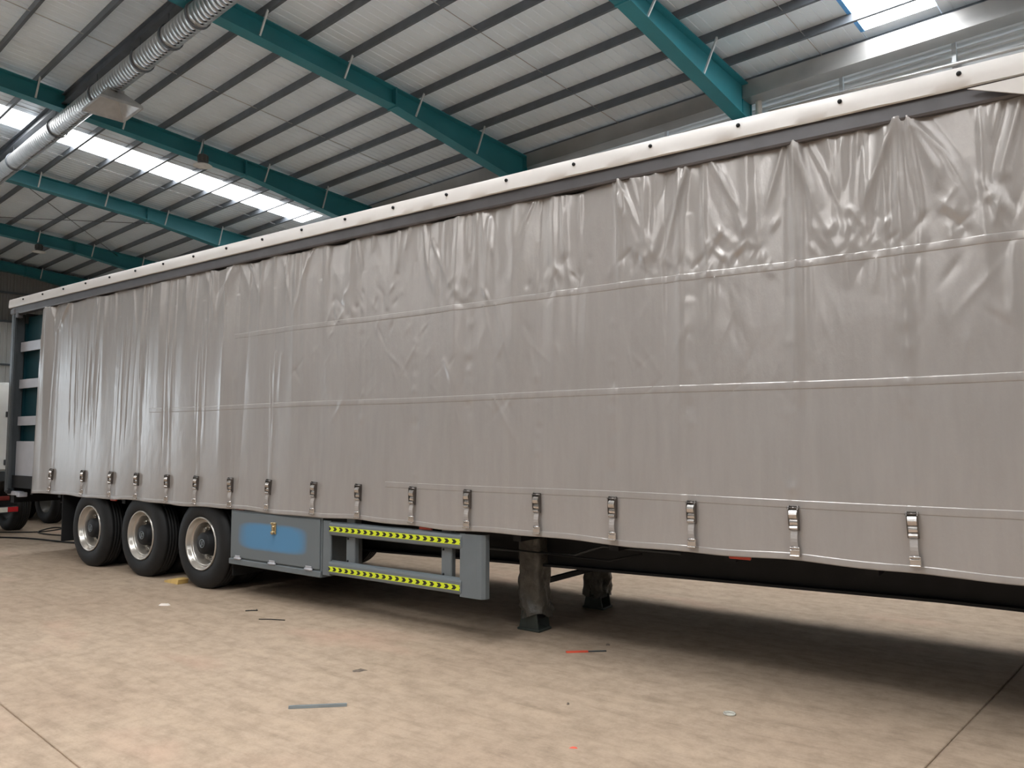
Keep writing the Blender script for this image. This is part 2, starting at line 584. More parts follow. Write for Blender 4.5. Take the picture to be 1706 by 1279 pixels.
# cross bracing wires in a far bay
for a, b in (((-33.6, 6.5), (-26.8, 12.2)), ((-33.6, 12.2), (-26.8, 6.5))):
    obj('bracing_wire', MB().tube([(a[0], a[1], zr(a[1]) - 0.12), (b[0], b[1], zr(b[1]) - 0.12)], 0.012, 6), M_purlin, ceil)

# eave gutter, its brackets and the conduit
gut = obj('eave_gutter', MB().prism([(14.93, 8.80), (15.35, 8.80), (15.35, 8.83), (14.96, 8.83), (14.96, 9.16), (14.93, 9.16)], XL + 0.2, XR - 0.2, 'yz'), M_galv, ceil)
gut['label'] = 'wide shiny galvanised gutter along the eave'
x = -3.44
while x > XL + 1:
    obj('gutter_strut', MB().box(x - 0.035, x + 0.035, 15.42, 15.50, 7.4, 8.95), M_brace, ceil)
    x -= 2.0
obj('conduit_pipe', MB().tube([(XR - 1, 15.36, 7.4), (-1.0, 15.36, 8.30), (-4.4, 15.36, 8.45), (-6.9, 15.36, 8.56), (-7.1, 15.36, 8.40), (-7.1, 15.36, 0.5)], 0.035, 10), M_galv, ceil)
obj('down_pipe', MB().lathe([(0.0, 0.0), (0.066, 0.0), (0.066, 8.98), (0.072, 8.98), (0.072, 9.02), (0, 9.02)], (-7.10, 15.30, 0), 'z', 16), M_pipe, ceil)

# walls
def ribbed_wall(name, axis_pts, pitch, depth, vertical, z0, z1, m, at, parent=None, side=1):
    """corrugated cladding; axis_pts = (a0, a1) along the wall; at = coordinate of the wall; ribs vertical or horizontal"""
    a0, a1 = axis_pts
    mb = MB()
    L0, L1 = (a0, a1) if vertical else (z0, z1)
    n = int((L1 - L0) / pitch)
    pr = []
    for k in range(n):
        q = L0 + k * (L1 - L0) / n
        p = (L1 - L0) / n
        pr += [(q, 0), (q + .45 * p, 0), (q + .58 * p, depth), (q + .87 * p, depth)]
    pr.append((L1, 0))
    return pr, mb
def wall_x(name, x0, x1, y, z0, z1, pitch, depth, m, parent=None):
    """wall along x with horizontal ribs bulging to -y, closed behind"""
    pr, mb = ribbed_wall(name, (x0, x1), pitch, depth, False, z0, z1, m, y)
    n = len(pr)
    V = []
    for x in (x0, x1):
        V += [(x, y - d, q) for q, d in pr] + [(x, y + 0.06, z1), (x, y + 0.06, z0)]
    k = n + 2
    mb.add(V, [(i, (i + 1) % k, (i + 1) % k + k, i + k) for i in range(k)] + [tuple(range(k)), tuple(range(k, 2 * k))[::-1]])
    return mb
def wall_y(name, y0, y1, x, z0, z1, pitch, depth, m, parent=None):
    pr, mb = ribbed_wall(name, (y0, y1), pitch, depth, True, z0, z1, m, x)
    n = len(pr)
    V = []
    for z in (z0, z1):
        V += [(x + d, q, z) for q, d in pr] + [(x - 0.06, y1, z), (x - 0.06, y0, z)]
    k = n + 2
    mb.add(V, [(i, (i + 1) % k, (i + 1) % k + k, i + k) for i in range(k)] + [tuple(range(k)), tuple(range(k, 2 * k))[::-1]])
    return mb
wf = struct(obj('wall_far', wall_x('w', XL, XR, 15.62, 0.0, 9.35, 0.13, 0.045, M_wall), M_walllt, None, TB))
for z in (2.5, 5.0, 7.4):
    obj('wall_girt', MB().box(XL + .2, XR - .2, 15.42, 15.575, z - 0.03, z + 0.03), M_purlin, wf)
wl = struct(obj('wall_left', wall_y('w', YN, 15.6, XL, 6.95, 12.0, 0.26, 0.035, M_wall), M_wall, None, TB))
# (an open gateway to the yard stands in this wall, out of frame to the left)
obj('pale_cladding', wall_y('w', -3.0, 15.6, XL + 0.01, 0.0, 6.95, 0.26, 0.035, M_wall), M_walllt, wl)
obj('pale_cladding', wall_y('w', YN, -15.0, XL + 0.01, 0.0, 6.95, 0.26, 0.035, M_wall), M_walllt, wl)
obj('pale_cladding', wall_y('w', -15.0, -3.0, XL + 0.01, 5.5, 6.95, 0.26, 0.035, M_wall), M_walllt, wl)
for z in (8.25, 6.95, 5.0, 3.0):
    obj('wall_girt', MB().box(XL + .05, XL + .22, YN if z > 5.5 else -3.0, 15.5, z - 0.04, z + 0.04), M_purlin, wl)

# steel portal frames: tapered rafter, columns and fly braces
LAB = ['at the far end wall', 'second from the far end wall', 'just beyond the skylight strip', 'with the spiral duct passing under it, before the skylight',
       'across the middle of the roof', 'nearest on the right, ending at the white downpipe']
def frame(i, x):
    vis = i < len(LAB)
    t = thing('roof_frame', (x, 15.2, 0), 'teal steel roof beam ' + (LAB[i] if vis else 'overhead behind the camera'), 'roof beam', 'teal roof frames', TB)
    y_k = 10.6
    def depth(y):
        yy = y if y >= YR else 2 * YR - y
        return 0.42 if yy < y_k else 0.42 + (yy - y_k) * 0.085
    w, tw, tf = 0.30, 0.016, 0.020
    mb = MB()
    ys = [14.95, y_k, YR, 2 * YR - y_k, 2 * YR - 14.95]
    for a, b in zip(ys[:-1], ys[1:]):
        for hw, f0, f1 in ((w / 2, lambda y: 0.0, lambda y: -tf), (w / 2, lambda y: -depth(y) + tf, lambda y: -depth(y)), (tw / 2, lambda y: -tf, lambda y: -depth(y) + tf)):
            V = []
            for y in (a, b):
                z = zr(y)
                V += [(x - hw, y, z + f0(y)), (x + hw, y, z + f0(y)), (x + hw, y, z + f1(y)), (x - hw, y, z + f1(y))]
            mb.add(V, [(0, 1, 2, 3), (7, 6, 5, 4), (0, 4, 5, 1), (1, 5, 6, 2), (2, 6, 7, 3), (3, 7, 4, 0)])
    obj('rafter', mb, M_teal, t)
    for y in (y_k, 6.05, -0.5):
        obj('splice_plate', MB().box(x - w / 2, x + w / 2, y - 0.02, y + 0.02, zr(y) - depth(y) - 0.03, zr(y) + 0.005), M_teal, t)
    cb = MB()
    cb.box(x - w / 2, x + w / 2, 14.93, 14.96, 0, 9.10).box(x - w / 2, x + w / 2, 15.31, 15.34, 0, 9.10).box(x - .01, x + .01, 14.96, 15.31, 0, 9.10)
    if i == 5:
        cb = MB().box(x - w / 2, x + w / 2 - .12, 14.93, 14.96, 0, 9.10).box(x - w / 2, x + w / 2 - .12, 15.31, 15.34, 0, 9.10).box(x - .01, x + .01, 14.96, 15.31, 0, 9.10)
    obj('column', cb, M_teal, t)
    obj('column', MB().box(x - w / 2, x + w / 2, YN + .04, YN + .07, 0, 9.05).box(x - w / 2, x + w / 2, YN - .34, YN - .31, 0, 9.05).box(x - .01, x + .01, YN - .31, YN + .04, 0, 9.05), M_teal, t)
    for y in PY[2:18:2]:
        z = zr(y)
        obj('fly_brace', MB().bar((x + w / 2 - 0.02, y, z - depth(y) + 0.03), (x + 0.42, y, z + 0.02), 0.035, 0.035), M_brace, t)
    return t
for i, x in enumerate(FR):
    frame(i, x)

# unseen near and right walls, closed and kept dark to cut low light
wn = struct(obj('wall_near', wall_x('w', XL, XR, YN - 0.45, 0.0, 9.3, 0.2, 0.03, M_wall), M_walldk, None, TB))
wr = struct(obj('wall_right', MB().box(XR, XR + .08, YN - .4, 15.6, 0, 12), M_walldk, None, TB))

# ------------------------------------------------------------------ things under the roof
t = tag(obj('longitudinal_beam', MB().box(XL + .2, XR, 5.92, 6.08, 9.86, 9.875).box(XL + .2, XR, 5.92, 6.08, 9.64, 9.655).box(XL + .2, XR, 5.994, 6.006, 9.655, 9.86), M_purlin, None, TB),
        'long grey steel beam running above the spiral duct', 'beam')
def duct():
    t = thing('spiral_duct', (-17, 6.0, 9.0), 'shiny spiral ventilation duct with a square hood, under the roof at upper left', 'duct', None, TB)
    DR, yd, zd = 0.215, 6.0, 9.20
    segs = [(-40.0, -30.0), (-30.0, -24.0), (-24.0, -20.6), (-20.6, -17.9), (-17.9, -15.6), (-15.6, -14.3), (-14.3, -13.2), (-13.2, -8.0), (-8.0, 0.0)]
    for a, b in segs:
        prof = []
        x = a
        while x < b - 0.001:
            e = min(x + 0.13, b)
            prof += [(DR, x), (DR, e - 0.022), (DR + 0.0012, e - 0.012), (DR, e)]
            x = e
        obj('duct_section', MB().lathe(prof, (0, yd, zd), 'x', 24), M_duct, t)
    for a, b in segs[:-1]:
        c = obj('duct_clamp', MB().lathe([(DR + .006, b - .025), (DR + .028, b - .025), (DR + .028, b + .025), (DR + .006, b + .025)], (0, yd, zd), 'x', 24), M_purlin, t)
        obj('hanger_rod', MB().bar((b, yd - .05, zd + DR), (b, yd - .05, 9.66), 0.014, 0.014, (1, 0, 0)), M_purlin, t)
    # square hood: short neck and a flared pyramid, open below
    cx, cy = -17.15, 6.02
    mb = MB()
    rings = [(0.17, 0.17, 9.05), (0.17, 0.17, 9.0), (0.52, 0.42, 8.70), (0.53, 0.43, 8.64), (0.51, 0.41, 8.64), (0.50, 0.40, 8.69), (0.15, 0.15, 8.985), (0.15, 0.15, 9.05)]
    V = []
    for a, b, z in rings:
        V += [(cx - a, cy - b, z), (cx + a, cy - b, z), (cx + a, cy + b, z), (cx - a, cy + b, z)]
    Fc = []
    for i in range(len(rings) - 1):
        for k in range(4):
            Fc.append((i * 4 + k, i * 4 + (k + 1) % 4, i * 4 + (k + 1) % 4 + 4, i * 4 + k + 4))
    h = obj('hood', mb.add(V, Fc), M_hood, t)
    h['label'] = 'square flared sheet metal hood'
duct()
def lamp(x, y, z, label):
    t = thing('high_bay_lamp', (x, y, z), label, 'lamp', 'high bay lamps', TB)
    obj('housing', MB().lathe([(0, .30), (.10, .30), (.115, .28), (.115, .10), (.13, .07), (.13, .05), (0, .05)], (x, y, z), 'z', 20), M_lamp, t)
    for k in range(10):
        a = 2 * PI * k / 10
        obj('cooling_fin', MB().bar((x + .10 * math.cos(a), y + .10 * math.sin(a), z + .19), (x + .14 * math.cos(a), y + .14 * math.sin(a), z + .19), .008, .16), M_lamp, t)
    obj('reflector', MB().lathe([(.10, .06), (.20, .03), (.245, 0), (.238, -.004), (.19, .012), (.09, .02), (0, .02)], (x, y, z), 'z', 28), M_lampdish, t)
    obj('hanging_rod', MB().bar((x, y, z + .3), (x, y, zr(y) + .02), .016, .016, (1, 0, 0)), M_purlin, t)
lamp(-19.65, 9.18, 8.86, 'round high bay lamp hanging beside the bright skylight strip')
lamp(-33.5, 9.29, 8.86, 'small distant high bay lamp near the far end wall')
# ------------------------------------------------------------------ the curtain-side semi-trailer (world frame)
TX0, TX1, TY0, TY1 = -13.42, 2.30, 5.10, 7.65
tr = thing('semi_trailer', (-6.2, 6.38, 0), 'long curtain side semi-trailer with silver grey tarpaulin side and white top edge', 'trailer')
STRAPS = [-11.85, -10.91, -10.16, -9.53, -8.82, -8.21, -7.56, -6.90, -6.17, -5.54, -4.84, -4.20, -3.50, -2.83, -2.21, -1.52, -0.84]
HOOKS = np.array([-12.45] + STRAPS + [-0.22, 0.42, 1.0, 1.6, 2.22])
rng = np.random.RandomState(11)
NS = len(HOOKS) - 1
SW_A = rng.uniform(0.002, 0.009, NS - 2)          # swag fold depth per field
SW_T = rng.uniform(0.35, 0.8, NS - 2)             # swag height
SW_N = rng.uniform(0.8, 1.6, NS - 2)
SW_C = rng.uniform(0.35, 0.65, NS - 2)
SAG = rng.uniform(0.01, 0.05, NS - 2)
for i_, (a_, t_, n_, c_) in {18: (.034, .75, 1.1, .6), 17: (.040, .80, 1.2, .72), 16: (.046, .80, 1.3, .45), 15: (.020, .60, 1.0, .35), 14: (.046, .66, 1.2, .45), 13: (.016, .6, 1.0, .5), 12: (.026, .66, 1.2, .6), 11: (.012, .5, 1.0, .5), 7: (.018, .45, 1.2, .5), 6: (.034, .42, 1.1, .35)}.items():
    SW_A[i_], SW_T[i_], SW_N[i_], SW_C[i_] = a_, t_, n_, c_
SW_A, SW_T, SW_N, SW_C, SAG = (np.append(q, q[:2]) for q in (SW_A, SW_T, SW_N, SW_C, SAG))
FOLDS = []
for k in range(95):
    FOLDS.append((rng.uniform(-12.5, 1.0), rng.choice([rng.uniform(0.012, 0.03), rng.uniform(0.03, .09)]), rng.uniform(-0.012, 0.016), rng.uniform(0.35, 1.9), rng.uniform(-0.06, 0.06)))
for x_, w_, a_, l_ in ((-2.28, .022, .026, 2.0), (-2.40, .03, -.015, 1.7), (-1.48, .028, .020, 1.9), (-3.36, .05, .026, 1.6), (-4.35, .05, .030, 1.5), (-4.5, .025, .012, 1.2), (-0.86, .03, .022, 1.6), (-0.93, .02, .014, .9),
                      (-7.72, .10, .030, 2.6), (-8.02, .05, .018, 1.0), (-8.1, .02, .014, .8), (-6.55, .035, .018, 1.3), (-12.2, .10, .05, 2.7), (-12.35, .03, .03, 1.2), (-12.05, .03, -.03, .5), (-1.05, .018, .014, .8), (-2.55, .02, .016, .7), (-2.75, .02, .018, .8)):
    FOLDS.append((x_, w_, a_, l_, rng.uniform(-0.02, 0.02)))
WR = []                                        # crinkled film-like patches on the rear third
for xa, xb, za, zb, n in ((-11.45, -10.55, 1.95, 2.95, 15), (-10.2, -9.85, 1.8, 3.05, 6), (-9.75, -9.25, 1.9, 3.05, 8), (-9.0, -8.8, 1.7, 3.0, 4), (-8.28, -7.98, 1.7, 3.1, 7), (-6.98, -6.82, 1.7, 2.7, 3)):
    for k in range(n):
        WR.append((rng.uniform(xa, xb), rng.uniform(.006, .014), rng.uniform(.004, .010) * rng.choice([-1, 1]), za + rng.uniform(-.2, .3), zb + rng.uniform(-.25, .15), rng.uniform(-.05, .05)))
DIM = []
for i_, xs_ in enumerate(STRAPS):
    for k in range(7 if i_ > 7 else 3):
        DIM.append((xs_ + rng.uniform(-.015, .015), rng.uniform(1.35, 2.75), rng.uniform(.025, .05), rng.uniform(.002, .006) * (-1 if k % 2 else 1) * (1.0 if i_ > 8 else .5)))
CR = []                                        # small crumples above the upper seam
for k in range(230):
    b_ = rng.choice([-0.55, -1.05, -1.2, -1.85, -2.0, -2.5, -3.3, -4.3, -5.2, -5.8, -0.1, -1.9])
    CR.append((b_ + rng.normal(0, .16), 2.98 + rng.normal(0, .10), rng.uniform(.012, .035), rng.uniform(.03, .09), rng.uniform(-.9, .9), rng.uniform(.002, .008) * rng.choice([-1, 1])))
for k in range(170):
    CR.append((rng.uniform(-6.5, .9), rng.uniform(1.9, 2.75), rng.uniform(.012, .03), rng.uniform(.06, .16), rng.uniform(-.9, .9), rng.uniform(.001, .004) * rng.choice([-1, 1])))
CREASES = [  # sharp folds: (depth, half width, points (x, z))
    (0.017, 0.016, [(-2.809, 3.74), (-2.756, 3.62), (-2.507, 3.053)]),
    (0.017, 0.016, [(-2.686, 3.719), (-2.652, 3.599), (-2.497, 3.052)]),
    (0.017, 0.016, [(-2.451, 3.691), (-2.46, 3.571), (-2.497, 3.089)]),
    (0.017, 0.016, [(-2.212, 3.726), (-2.228, 3.606), (-2.42, 2.95), (-2.402, 2.176)]),
    (0.017, 0.016, [(-2.098, 3.699), (-2.098, 3.579), (-2.101, 3.189), (-2.074, 2.887), (-2.078, 2.177)]),
    (0.017, 0.016, [(-2.05, 3.659), (-1.99, 3.539), (-1.837, 3.232)]),
    (0.017, 0.016, [(-1.524, 3.705), (-1.561, 3.585), (-1.668, 3.236)]),
    (0.017, 0.016, [(-1.46, 3.7), (-1.465, 3.58), (-1.487, 3.006)]),
    (0.017, 0.016, [(-1.454, 3.703), (-1.441, 3.583), (-1.37, 3.281), (-1.372, 2.907)]),
    (0.017, 0.016, [(-1.39, 3.712), (-1.37, 3.592), (-1.282, 3.393), (-1.164, 3.067)]),
    (0.017, 0.016, [(-1.075, 3.647), (-1.085, 3.527), (-1.118, 3.138)]),
    (0.017, 0.016, [(-0.845, 3.712), (-0.891, 3.592), (-1.068, 3.129)]),
    (0.017, 0.016, [(-0.836, 3.7), (-0.843, 3.58), (-0.886, 2.882)]),
    (0.017, 0.016, [(-0.801, 3.674), (-0.796, 3.554), (-0.745, 3.071), (-0.766, 2.432)]),
    (0.017, 0.016, [(-0.813, 3.707), (-0.775, 3.587), (-0.645, 3.292), (-0.643, 3.172)]),
    (0.017, 0.016, [(-0.78, 3.701), (-0.748, 3.581), (-0.61, 3.389), (-0.47, 3.066)]),
    (0.017, 0.016, [(-0.306, 3.664), (-0.33, 3.544), (-0.36, 3.392)]),
    (0.017, 0.016, [(-0.201, 3.654), (-0.236, 3.534), (-0.345, 3.158)]),
    (0.017, 0.016, [(-2.766, 3.723), (-2.767, 3.603), (-2.77, 2.903)]),
    (0.007, 0.022, [(-0.992, 2.806), (-1.005, 2.592)]),
    (0.007, 0.022, [(-1.163, 2.83), (-1.161, 2.641)]),
    (0.007, 0.022, [(-0.282, 2.791), (-0.304, 2.347)]),
    (0.007, 0.022, [(-1.389, 2.829), (-1.39, 2.22)]),
    (0.007, 0.022, [(-2.021, 2.81), (-2.043, 2.124)]),
    (0.007, 0.022, [(-0.324, 3.068), (-0.366, 2.904)]),
    (0.007, 0.022, [(-0.406, 3.141), (-0.352, 2.973)]),
    (0.007, 0.022, [(-1.855, 3.217), (-1.774, 2.983)]),
    (0.007, 0.022, [(-1.14, 3.142), (-1.057, 3.017), (-1.147, 2.906)]),
    (0.007, 0.022, [(-0.929, 3.027), (-1.004, 2.885)]),
    (0.017, 0.016, [(-6.235, 3.739), (-6.303, 3.619), (-6.444, 3.37)]),
    (0.017, 0.016, [(-5.666, 3.712), (-5.641, 3.592), (-5.586, 3.331)]),
    (0.017, 0.016, [(-5.433, 3.749), (-5.43, 3.629), (-5.427, 3.492)]),
    (0.017, 0.016, [(-5.085, 3.695), (-5.086, 3.575), (-5.088, 3.267)]),
    (0.017, 0.016, [(-4.916, 3.718), (-4.951, 3.598), (-4.994, 3.451)]),
    (0.017, 0.016, [(-4.772, 3.709), (-4.761, 3.589), (-4.7, 3.195), (-4.558, 2.946)]),
    (0.017, 0.016, [(-4.239, 3.687), (-4.239, 3.567), (-4.238, 3.258)]),
    (0.017, 0.032, [(-4.092, 3.702), (-4.084, 3.582), (-4.043, 2.95)]),
    (0.017, 0.016, [(-4.017, 3.57), (-4.02, 3.45), (-4.031, 2.929)]),
    (0.017, 0.016, [(-3.559, 3.622), (-3.618, 3.502), (-3.689, 3.358)]),
    (0.017, 0.016, [(-3.283, 3.621), (-3.277, 3.501), (-3.246, 3.139), (-3.194, 2.872)]),
    (0.017, 0.016, [(-3.117, 3.592), (-3.115, 3.472), (-3.107, 3.027)]),
    (0.007, 0.022, [(-3.194, 2.835), (-3.176, 2.338)]),
    (0.007, 0.032, [(-3.056, 2.82), (-3.072, 2.134)]),
    (0.017, 0.016, [(-2.764, 3.531), (-2.765, 3.411), (-2.771, 2.823)]),
    (0.017, 0.016, [(-4.653, 3.47), (-4.589, 3.35), (-4.422, 3.035)]),
    (0.007, 0.022, [(-4.056, 2.832), (-3.93, 2.425)]),
    (0.007, 0.022, [(-3.931, 2.819), (-3.737, 2.22)]),
    (0.007, 0.022, [(-4.471, 2.379), (-4.336, 2.108)]),
    (0.007, 0.022, [(-3.929, 2.035), (-3.69, 1.649)]),
    (0.017, 0.016, [(-8.077, 3.733), (-8.061, 3.613), (-7.996, 3.115)]),
    (0.017, 0.032, [(-7.619, 3.685), (-7.689, 3.565), (-7.954, 3.111)]),
    (0.017, 0.016, [(-7.357, 3.635), (-7.296, 3.515), (-7.134, 3.195)]),
    (0.017, 0.016, [(-6.743, 3.516), (-6.709, 3.396), (-6.592, 2.982)]),
    (0.017, 0.016, [(-6.359, 3.543), (-6.403, 3.423), (-6.559, 3.001)]),
    (0.035, 0.030, [(-12.22, 3.7), (-12.246, 3.58), (-12.439, 2.687)]),
    (0.035, 0.030, [(-12.151, 3.749), (-12.115, 3.629), (-11.971, 3.153)]),
    (0.035, 0.030, [(-11.593, 3.617), (-11.706, 3.497), (-11.946, 3.243)]),
    (0.007, 0.022, [(-8.14, 3.055), (-8.176, 2.47), (-8.192, 1.935)]),
    (0.014, 0.016, [(-11.533, 3.72), (-11.523, 3.6), (-11.462, 2.875)]),
    (0.014, 0.016, [(-10.815, 3.732), (-10.793, 3.612), (-10.692, 3.055)]),
    (0.014, 0.016, [(-10.32, 3.708), (-10.306, 3.588), (-10.237, 2.992)]),
    (0.014, 0.016, [(-9.879, 3.74), (-9.85, 3.62), (-9.707, 3.033)]),
    (0.014, 0.016, [(-9.417, 3.744), (-9.414, 3.624), (-9.396, 2.929)]),
    (0.014, 0.016, [(-8.952, 3.716), (-8.951, 3.596), (-8.935, 2.894), (-8.867, 2.098)]),
    (0.014, 0.016, [(-8.599, 3.723), (-8.583, 3.603), (-8.51, 3.063)]),
    (0.007, 0.022, [(-6.859, 2.604), (-6.877, 2.092), (-6.874, 1.474)]),
    (0.007, 0.022, [(-6.753, 2.574), (-6.789, 2.09)]),
]
ZTOP = 3.645
def z_top(x):
    i = np.clip(np.searchsorted(HOOKS, x) - 1, 0, NS - 1)
    s = np.clip((x - HOOKS[i]) / (HOOKS[i + 1] - HOOKS[i]), 0, 1)
    return ZTOP - SAG[i] * (1 - np.abs(2 * s - 1) ** 1.5) + 0.02 * (1 - (np.minimum(x + 6.2, 7.2) / 7) ** 2)
def z_hem(x):
    return 0.908 + 0.022 * (1 - (np.minimum(x + 6.2, 7.0) / 6.6) ** 2) + 0.007 * np.sin(x * 3.1) + 0.004 * np.sin(x * 7.7 + 1)
def out(x, z):
    """how far the cloth stands out towards the yard side at (x, z)"""
    i = np.clip(np.searchsorted(HOOKS, x) - 1, 0, NS - 1)
    s = np.clip((x - HOOKS[i]) / (HOOKS[i + 1] - HOOKS[i]), 0, 1)
    t = np.maximum(z_top(x) - z, 0)
    H_ = z_top(x) - 0.91
    d = 0.012 * np.sin(PI * s) * np.minimum(t / 0.3, 1) * (1 - 0.6 * t / H_)
    d += 0.010 * np.sin(x * 1.3 + 0.6) * np.sin(PI * np.clip(t / H_, 0, 1)) + 0.006 * np.sin(x * 2.9 + z * 0.7)
    # swags: nested V folds between the hooks
    c = SW_C[i]
    w = np.where(s < c, (c - s) / c, (s - c) / (1 - c))
    q = w + t / SW_T[i]
    wave = np.abs(np.mod(q * SW_N[i] + 0.25, 1.0) * 2 - 1)
    wave = 1 - np.sqrt(wave ** 2 + 0.006)
    env = np.exp(-np.maximum(q - 1.0, 0) * 3.2) * np.exp(-t / (SW_T[i] * 1.1))
    d += SW_A[i] * 0.55 * wave * env
    for a_, w_, P_ in CREASES:
        px = [q[0] for q in P_]
        pz = [q[1] for q in P_]
        m = (x > min(px) - .2) & (x < max(px) + .2) & (z > pz[-1] - .25) & (z < pz[0] + .1)
        xm, zm = x[m], z[m]
        best = np.full(xm.shape, 9.0)
        fade = np.zeros(xm.shape)
        n_ = len(P_) - 1
        for k in range(n_):
            ax, az, bx, bz = px[k], pz[k], px[k + 1], pz[k + 1]
            L2 = (bx - ax) ** 2 + (bz - az) ** 2
            tt = ((xm - ax) * (bx - ax) + (zm - az) * (bz - az)) / L2
            tc_ = np.clip(tt, 0, 1.15 if k == n_ - 1 else 1)
            dd = np.hypot(xm - ax - tc_ * (bx - ax), zm - az - tc_ * (bz - az))
            b_ = dd < best
            best = np.where(b_, dd, best)
            fade = np.where(b_, (k + tc_) / n_, fade)
        side = best / (w_ * (0.7 + 0.9 * fade))
        d[m] += a_ * np.exp(-side ** 1.25) * np.clip(1.15 - fade ** 2.2, 0, 1)
    # vertical folds hanging from the rail
    for x_, w_, a_, l_, dr in FOLDS:
        xx = (x - x_ - dr * t) / (w_ * (1 + 0.5 * t))
        m = np.abs(xx) < 4
        d[m] += (a_ * np.exp(-np.abs(xx[m]) ** 1.5) * np.exp(-(t[m] / l_) ** 2))
    for x_, w_, a_, za, zb, dr in WR:
        xx = (x - x_ - dr * (z - za)) / w_
        m = np.abs(xx) < 4
        d[m] += a_ * np.exp(-np.abs(xx[m]) ** 1.6) / (1 + np.exp(-(z[m] - za) / .07)) / (1 + np.exp((z[m] - zb) / .07))
    for x_, z_, r_, a_ in DIM:
        rr = ((x - x_) / r_) ** 2 + ((z - z_) / (r_ * 1.1)) ** 2
        m = rr < 9
        d[m] += a_ * np.exp(-rr[m])
    for x_, z_, w_, l_, an, a_ in CR:
        m = (np.abs(x - x_) < .3) & (np.abs(z - z_) < .4)
        u = (x[m] - x_) * math.cos(an) + (z[m] - z_) * math.sin(an)
        v = -(x[m] - x_) * math.sin(an) + (z[m] - z_) * math.cos(an)
        d[m] += a_ * np.exp(-(np.abs(u) / w_) ** 1.6 - (v / l_) ** 2)
    # webbing welded behind the straps, and the straps pulling the hem in
    for xs_ in STRAPS:
        m = np.abs(x - xs_) < .25
        d[m] += 0.0025 / (1 + np.exp((np.abs(x[m] - xs_) - .026) / .003)) * (z[m] < 3.3)
        d[m] -= 0.012 * np.exp(-((x[m] - xs_) / .10) ** 2) * np.exp(-((z[m] - 1.0) / .18) ** 2)
    return d
def cloth_y(x, z):
    t = z_top(x) - z
    y = 5.152 - 0.030 * np.clip(t / 1.2, 0, 1) - 0.012 * np.clip((t - 1.2) / 1.5, 0, 1) - out(x, z)
    e = np.clip((-12.42 - x) / 0.2, 0, 1)
    return y + 0.09 * e ** 2
def cloth(x0, x1, zf0, zf1, nx, nz, off=0.0, thick=0.004):
    """cloth patch following the folds; zf give z as a function of x"""
    xs = np.linspace(x0, x1, nx)
    tt = np.linspace(0, 1, nz)
    X, T = np.meshgrid(xs, tt)
    Z = zf0(X) + (zf1(X) - zf0(X)) * T
    # the free rear edge leans back towards the top
    e = np.clip((-12.2 - X) / 0.45, 0, 1)
    X2 = X + e * 0.06 * (Z - 0.9) / 2.7
    Y = cloth_y(X.ravel(), Z.ravel()).reshape(X.shape) - off * (0.2 + np.sin(PI * T) ** 0.7) * np.clip((X - x0) / 3.0, 0.12, 1)
    V = np.stack([X2, Y, Z], -1).reshape(-1, 3)
    n = nx * nz
    idx = np.arange(n).reshape(nz, nx)
    Q = np.stack([idx[:-1, :-1], idx[:-1, 1:], idx[1:, 1:], idx[1:, :-1]], -1).reshape(-1, 4)
    B = V.copy()
    B[:, 1] += thick
    edge = np.concatenate([idx[0, :], idx[1:, -1], idx[-1, -2::-1], idx[-2:0:-1, 0]])
    en = np.roll(edge, -1)
    S = np.stack([edge, edge + n, en + n, en], -1)
    return np.concatenate([V, B]), np.concatenate([Q, Q[:, ::-1] + n, S]), len(S)
def cloth_obj(name, VF, m, parent):
    V, Fc, ne = VF
    base = (V.min(0) + V.max(0)) / 2
    me = bpy.data.meshes.new(name)
    me.vertices.add(len(V))
    me.vertices.foreach_set('co', (V - base).ravel())
    me.loops.add(Fc.size)
    me.loops.foreach_set('vertex_index', Fc.ravel().astype(np.int32))
    me.polygons.add(len(Fc))
    me.polygons.foreach_set('loop_start', np.arange(0, Fc.size, 4, dtype=np.int32))
    me.update(calc_edges=True)
    me.polygons.foreach_set('use_smooth', [True] * (len(Fc) - ne) + [False] * ne)
    me.materials.append(m)
    o = bpy.data.objects.new(name, me)
    COL.objects.link(o)
    place(o, base, parent, 0)
    return o
cur = cloth_obj('side_curtain', cloth(-12.65, 2.2, z_hem, z_top, 1285, 240), M_curtain, tr)
cur['label'] = 'silver grey tarpaulin side curtain with folds'
def const(z, wob=0.0):
    return lambda x: z + wob * np.sin(x * 1.7) + 0 * x
for z, xa in ((2.835, -7.6), (2.045, -9.3), (1.285, -5.2)):
    cloth_obj('welded_seam', cloth(xa, 2.18, const(z - .026, .005), const(z + .026, .005), 1000, 9, 0.0013 if z > 1.5 else 0.0005, 0.0002), M_curtain, cur)
cloth_obj('hem_band', cloth(-12.6, 2.18, z_hem, lambda x: z_hem(x) + 0.045, 1000, 7, 0.0010, 0.0002), M_curtain, cur)

